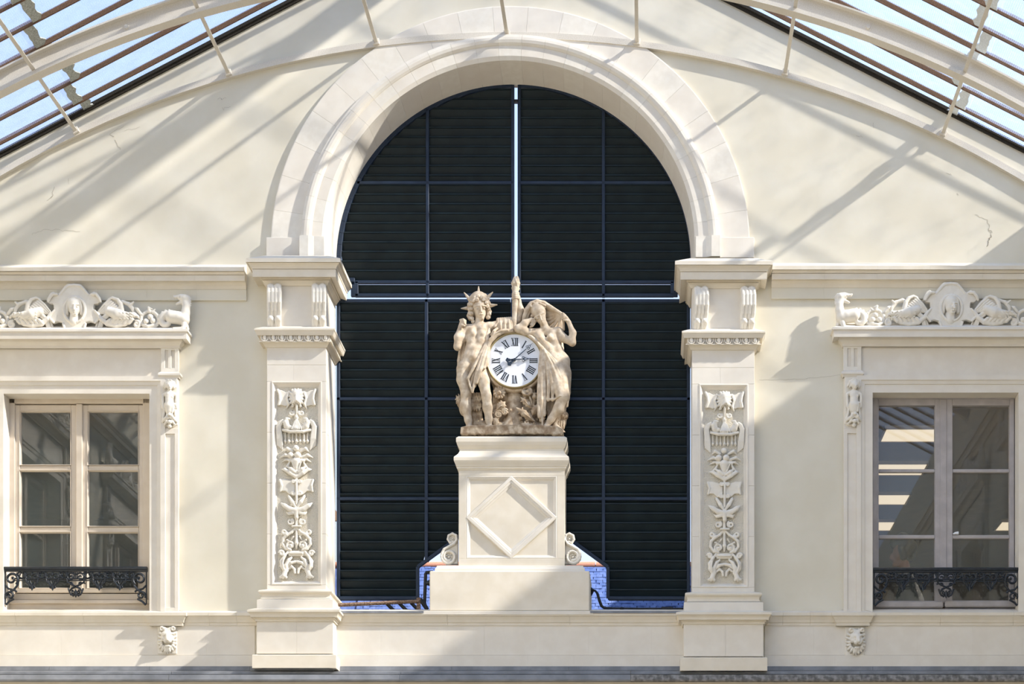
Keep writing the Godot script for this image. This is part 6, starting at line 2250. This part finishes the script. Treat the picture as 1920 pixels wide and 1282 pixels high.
func clock():
	var cz = -0.148
	var c = P(965.2, 676, cz)
	var t = thing("clock", "round white clock dial with black roman numerals and openwork hands at about eight past two", "clock", c)
	var face = Basis(Vector3(1, 0, 0), Vector3(0, 0, 1), Vector3(0, -1, 0))
	var m = MB.new()
	m.lathe([Vector2(0.0, -0.012), Vector2(0.252, -0.012), Vector2(0.252, 0.0), Vector2(0.0, 0.0)], 64, Transform3D(face, c))
	part("dial", m, M.dial, t)
	m = MB.new()
	m.lathe([Vector2(0.249, -0.014), Vector2(0.249, 0.004), Vector2(0.252, 0.016), Vector2(0.258, 0.02), Vector2(0.264, 0.016), Vector2(0.268, 0.0), Vector2(0.268, -0.014)], 64, Transform3D(face, c))
	part("bezel", m, M.brass, t)
	var numerals = ["XII", "I", "II", "III", "IIII", "V", "VI", "VII", "VIII", "IX", "X", "XI"]
	for i in 12:
		m = MB.new()
		var b = Basis(Vector3(0, 0, 1), -TAU * i / 12.0)
		var h = 0.036
		var wide = {"I": 0.0165, "V": 0.032, "X": 0.034}
		var total = 0.0
		for ch in numerals[i]:
			total += wide[ch]
		var x = -total * 0.5
		var tr = Transform3D(b, c + b * Vector3(0, 0.177, 0))
		var st = func(x0, x1, w):
			m.slab([Vector2(x0 - w, h), Vector2(x0 + w, h), Vector2(x1 + w, -h), Vector2(x1 - w, -h)], 0.0, 0.0025, tr)
		var serif = func(xc, y, w):
			m.slab([Vector2(xc - w, y - 0.0015), Vector2(xc + w, y - 0.0015), Vector2(xc + w, y + 0.0015), Vector2(xc - w, y + 0.0015)], 0.0, 0.0025, tr)
		for ch in numerals[i]:
			var w = wide[ch]
			var mid = x + w * 0.5
			if ch == "I":
				st.call(mid, mid, 0.0046)
				serif.call(mid, h, 0.0088)
				serif.call(mid, -h, 0.0088)
			elif ch == "V":
				st.call(mid - 0.0095, mid + 0.001, 0.0046)
				st.call(mid + 0.0105, mid + 0.001, 0.0014)
				serif.call(mid - 0.0095, h, 0.0085)
				serif.call(mid + 0.0105, h, 0.006)
			else:
				st.call(mid - 0.0105, mid + 0.0105, 0.0046)
				st.call(mid + 0.0105, mid - 0.0105, 0.0014)
				for e in [-1, 1]:
					serif.call(mid - 0.0105 * e, h * e, 0.0078)
					serif.call(mid + 0.0105 * e, h * e, 0.006)
			x += w
		part("numeral", m, M.ink, t)
	for k in 2:
		var hub = P(965, 675, cz)
		var ang = 41.6 if k == 0 else 4.0
		var z = 0.022 if k == 0 else 0.014
		var b = Basis(Vector3(0, 0, 1), deg_to_rad(ang))
		var tr = Transform3D(b, hub)
		m = MB.new()
		var ringy = func(x, y, r, th):
			var o = []
			for i in 13:
				var a = TAU * i / 12.0
				o.append(tr * Vector3(x + cos(a) * r, y + sin(a) * r, z))
			m.tube(o, th, 6)
		var lump = func(x, y, r):
			m.lathe([Vector2(0, 0.004), Vector2(r, 0.003), Vector2(r, -0.003), Vector2(0, -0.004)], 12, tr * Transform3D(face, Vector3(x, y, z)))
		if k == 0:
			m.slab([Vector2(-0.03, -0.0055), Vector2(0.15, -0.0028), Vector2(0.15, 0.0028), Vector2(-0.03, 0.0055)], z - 0.002, z + 0.002, tr)
			m.slab([Vector2(0.196, -0.003), Vector2(0.232, 0.0), Vector2(0.196, 0.003)], z - 0.002, z + 0.002, tr)
			ringy.call(0.168, 0.009, 0.0105, 0.0024)
			ringy.call(0.168, -0.009, 0.0105, 0.0024)
			ringy.call(0.186, 0.0, 0.0105, 0.0024)
		else:
			m.slab([Vector2(-0.03, -0.006), Vector2(0.07, -0.004), Vector2(0.07, 0.004), Vector2(-0.03, 0.006)], z - 0.002, z + 0.002, tr)
			m.slab([Vector2(0.118, -0.007), Vector2(0.142, 0.0), Vector2(0.118, 0.007)], z - 0.002, z + 0.002, tr)
			ringy.call(0.083, 0.012, 0.0115, 0.0028)
			ringy.call(0.083, -0.012, 0.0115, 0.0028)
			ringy.call(0.1, 0.0, 0.013, 0.0028)
			ringy.call(0.086, 0.0, 0.006, 0.0024)
		lump.call(-0.05, 0.0, 0.013)
		lump.call(-0.066, 0.011, 0.011)
		lump.call(-0.066, -0.011, 0.011)
		lump.call(-0.074, 0.0, 0.011)
		m.slab([Vector2(-0.052, -0.007), Vector2(0.0, -0.01), Vector2(0.0, 0.01), Vector2(-0.052, 0.007)], z - 0.002, z + 0.002, tr)
		part("minute_hand" if k == 0 else "hour_hand", m, M.hand_steel, t)
	m = MB.new()
	m.lathe([Vector2(0.012, 0.0), Vector2(0.012, 0.024), Vector2(0.008, 0.029), Vector2(0.0, 0.03)], 16, Transform3D(face, P(965, 675, cz)))
	part("hub", m, M.hand_steel, t)


# ---------------------------------------------------------------- small things
func little_things():
	var z = -0.2
	# rusty bracket under the left shutter
	var t = thing("iron_bracket", "rusty iron bar and post lying under the left shutter beside the pedestal", "bracket", P(785, 1142, z))
	var m = MB.new()
	var bar = func(mb, a, b, za, zb, w):
		mb.tube([P(a[0], a[1], za), P(b[0], b[1], zb)], w, 4)
	bar.call(m, [634, 1134], [786, 1127], -0.16, z, 0.018)
	part("bar", m, M.rust, t)
	m = MB.new()
	blk(m, 781, 1120, 788, 1143, z - 0.03, z, 0.003)
	part("post", m, M.rust, t)
	for x in [724.0, 748.0, 771.0]:
		m = MB.new()
		bar.call(m, [x, 1130], [x + 14, 1144], -0.4, -0.3, 0.017)
		part("strut", m, M.black_cable, t)
	m = MB.new()
	bar.call(m, [788, 1123], [801, 1142], -0.3, -0.24, 0.02)
	part("brace", m, M.black_cable, t)
	t = thing("cable", "thick black cable bending down from the right of the pedestal along the slates", "cable", P(1130, 1140, -0.25))
	m = MB.new()
	m.tube([P(1106, 1105, -0.3), P(1111, 1106, -0.28), P(1116, 1107, -0.27), P(1120, 1112, -0.26), P(1124, 1126, -0.26), P(1128, 1136, -0.26), P(1133, 1139.5, -0.26), P(1150, 1140, -0.26), P(1200, 1140.5, -0.26), P(1284, 1140.5, -0.26)], [0.008, 0.008, 0.01, 0.012, 0.014, 0.014, 0.012, 0.009, 0.009, 0.009], 8)
	part("wire", m, M.black_cable, t)
	m = MB.new()
	m.lathe([Vector2(0, 0.02), Vector2(0.018, 0.012), Vector2(0.023, 0.0), Vector2(0.018, -0.012), Vector2(0, -0.02)], 12, Transform3D(Basis.IDENTITY, P(1166, 1141, -0.26)))
	part("junction", m, M.black_cable, t)
	m = MB.new()
	m.box(P(1240, 1142.5, -0.26) + Vector3(0, 0, -0.02), P(1262, 1138, -0.26) + Vector3(0, 0, 0.02), 0.004)
	part("connector", m, M.black_cable, t)
	t = thing("spotlight", "small black spotlight peeping out at the right flank of the pedestal", "spotlight", P(1108, 1110, -0.35))
	m = MB.new()
	m.tube([P(1100, 1106, -0.34), P(1111, 1112, -0.34)], [0.05, 0.04], 12)
	part("lamp_body", m, M.black_cable, t)
	m = MB.new()
	m.tube([P(1101, 1108, -0.34), P(1101, 1143, -0.34)], 0.015, 8)
	part("stand", m, M.black_cable, t)
	t = thing("spotlight", "black pipe frame with a small spotlight at the left flank of the pedestal", "spotlight", P(796, 1144, -0.34))
	m = MB.new()
	m.tube([P(812, 1072, -0.34), P(799, 1073, -0.34), P(798, 1076, -0.34), P(796, 1130, -0.34), P(800, 1143, -0.34)], 0.016, 8)
	part("pipe", m, M.black_cable, t)
	m = MB.new()
	m.tube([P(799, 1093, -0.34), P(812, 1092, -0.34)], [0.018, 0.045], 12)
	part("lamp_body", m, M.cast_iron, t)
	# cracks and scuffs in the plaster, cobwebs
	var rg = RandomNumberGenerator.new()
	rg.seed = 17
	var squiggle = func(x0, y0, x1, y1, n, jit, w, mb):
		var o = []
		for i in n + 1:
			var f = i / float(n)
			var j = jit if i > 0 and i < n else 0.0
			o.append(P(lerpf(x0, x1, f) + rg.randf_range(-j, j), lerpf(y0, y1, f) + rg.randf_range(-j, j), 0.0015))
		mb.tube(o, w, 4)
	var cracks = [[[[1852, 412, 1858, 440, 8, 3.0, 0.00078], [1858, 440, 1850, 462, 8, 3.0, 0.00180], [1828, 402, 1852, 412, 5, 2.0, 0.00066], [1853, 428, 1861, 436, 4, 2, 0.00078]], "flaking crack in the plaster at the right, above the cornice"],
		[[[1424, 712, 1500, 711, 14, 1.2, 0.00048], [1500, 711, 1580, 702, 12, 1.2, 0.00048]], "hairline crack in the plaster beside the right pilaster"],
		[[[205, 252, 232, 236, 7, 2, 0.00060], [215, 262, 226, 281, 6, 2, 0.00072], [232, 246, 262, 238, 8, 2, 0.00042], [206, 253, 214, 256, 3, 1, 0.00096]], "dark branching scuff in the plaster at the upper left"],
		[[[60, 440, 84, 430, 8, 2, 0.00048], [84, 430, 150, 434, 10, 2, 0.00060]], "faint cobweb line low on the left plaster"],
		[[[96, 372, 102, 350, 6, 2, 0.00078], [88, 376, 99, 368, 4, 1, 0.00078], [128, 334, 129, 345, 3, 1, 0.00048]], "small dark cobweb on the far left plaster"],
		[[[408, 186, 424, 184, 6, 3, 0.00060], [416, 202, 432, 200, 5, 3, 0.00060], [418, 205, 420, 206, 2, 0.5, 0.00078]], "wispy cobweb on the plaster left of the arch"],
		[[[1605, 254, 1618, 256, 5, 2, 0.00060], [1637, 230, 1638, 240, 4, 1, 0.00060]], "wispy cobweb on the plaster right of the arch"],
		[[[1774, 324, 1784, 328, 4, 2, 0.00066], [1795, 362, 1797, 366, 3, 1, 0.00078]], "two dark specks in the plaster under the right roof slope"]]
	for c in cracks:
		m = MB.new()
		for l in c[0]:
			squiggle.call(l[0], l[1], l[2], l[3], l[4], l[5], l[6], m)
		bare("plaster_crack" if "crack" in c[1] else "cobweb", m, M.dirt, c[1], "crack" if "crack" in c[1] else "cobweb")
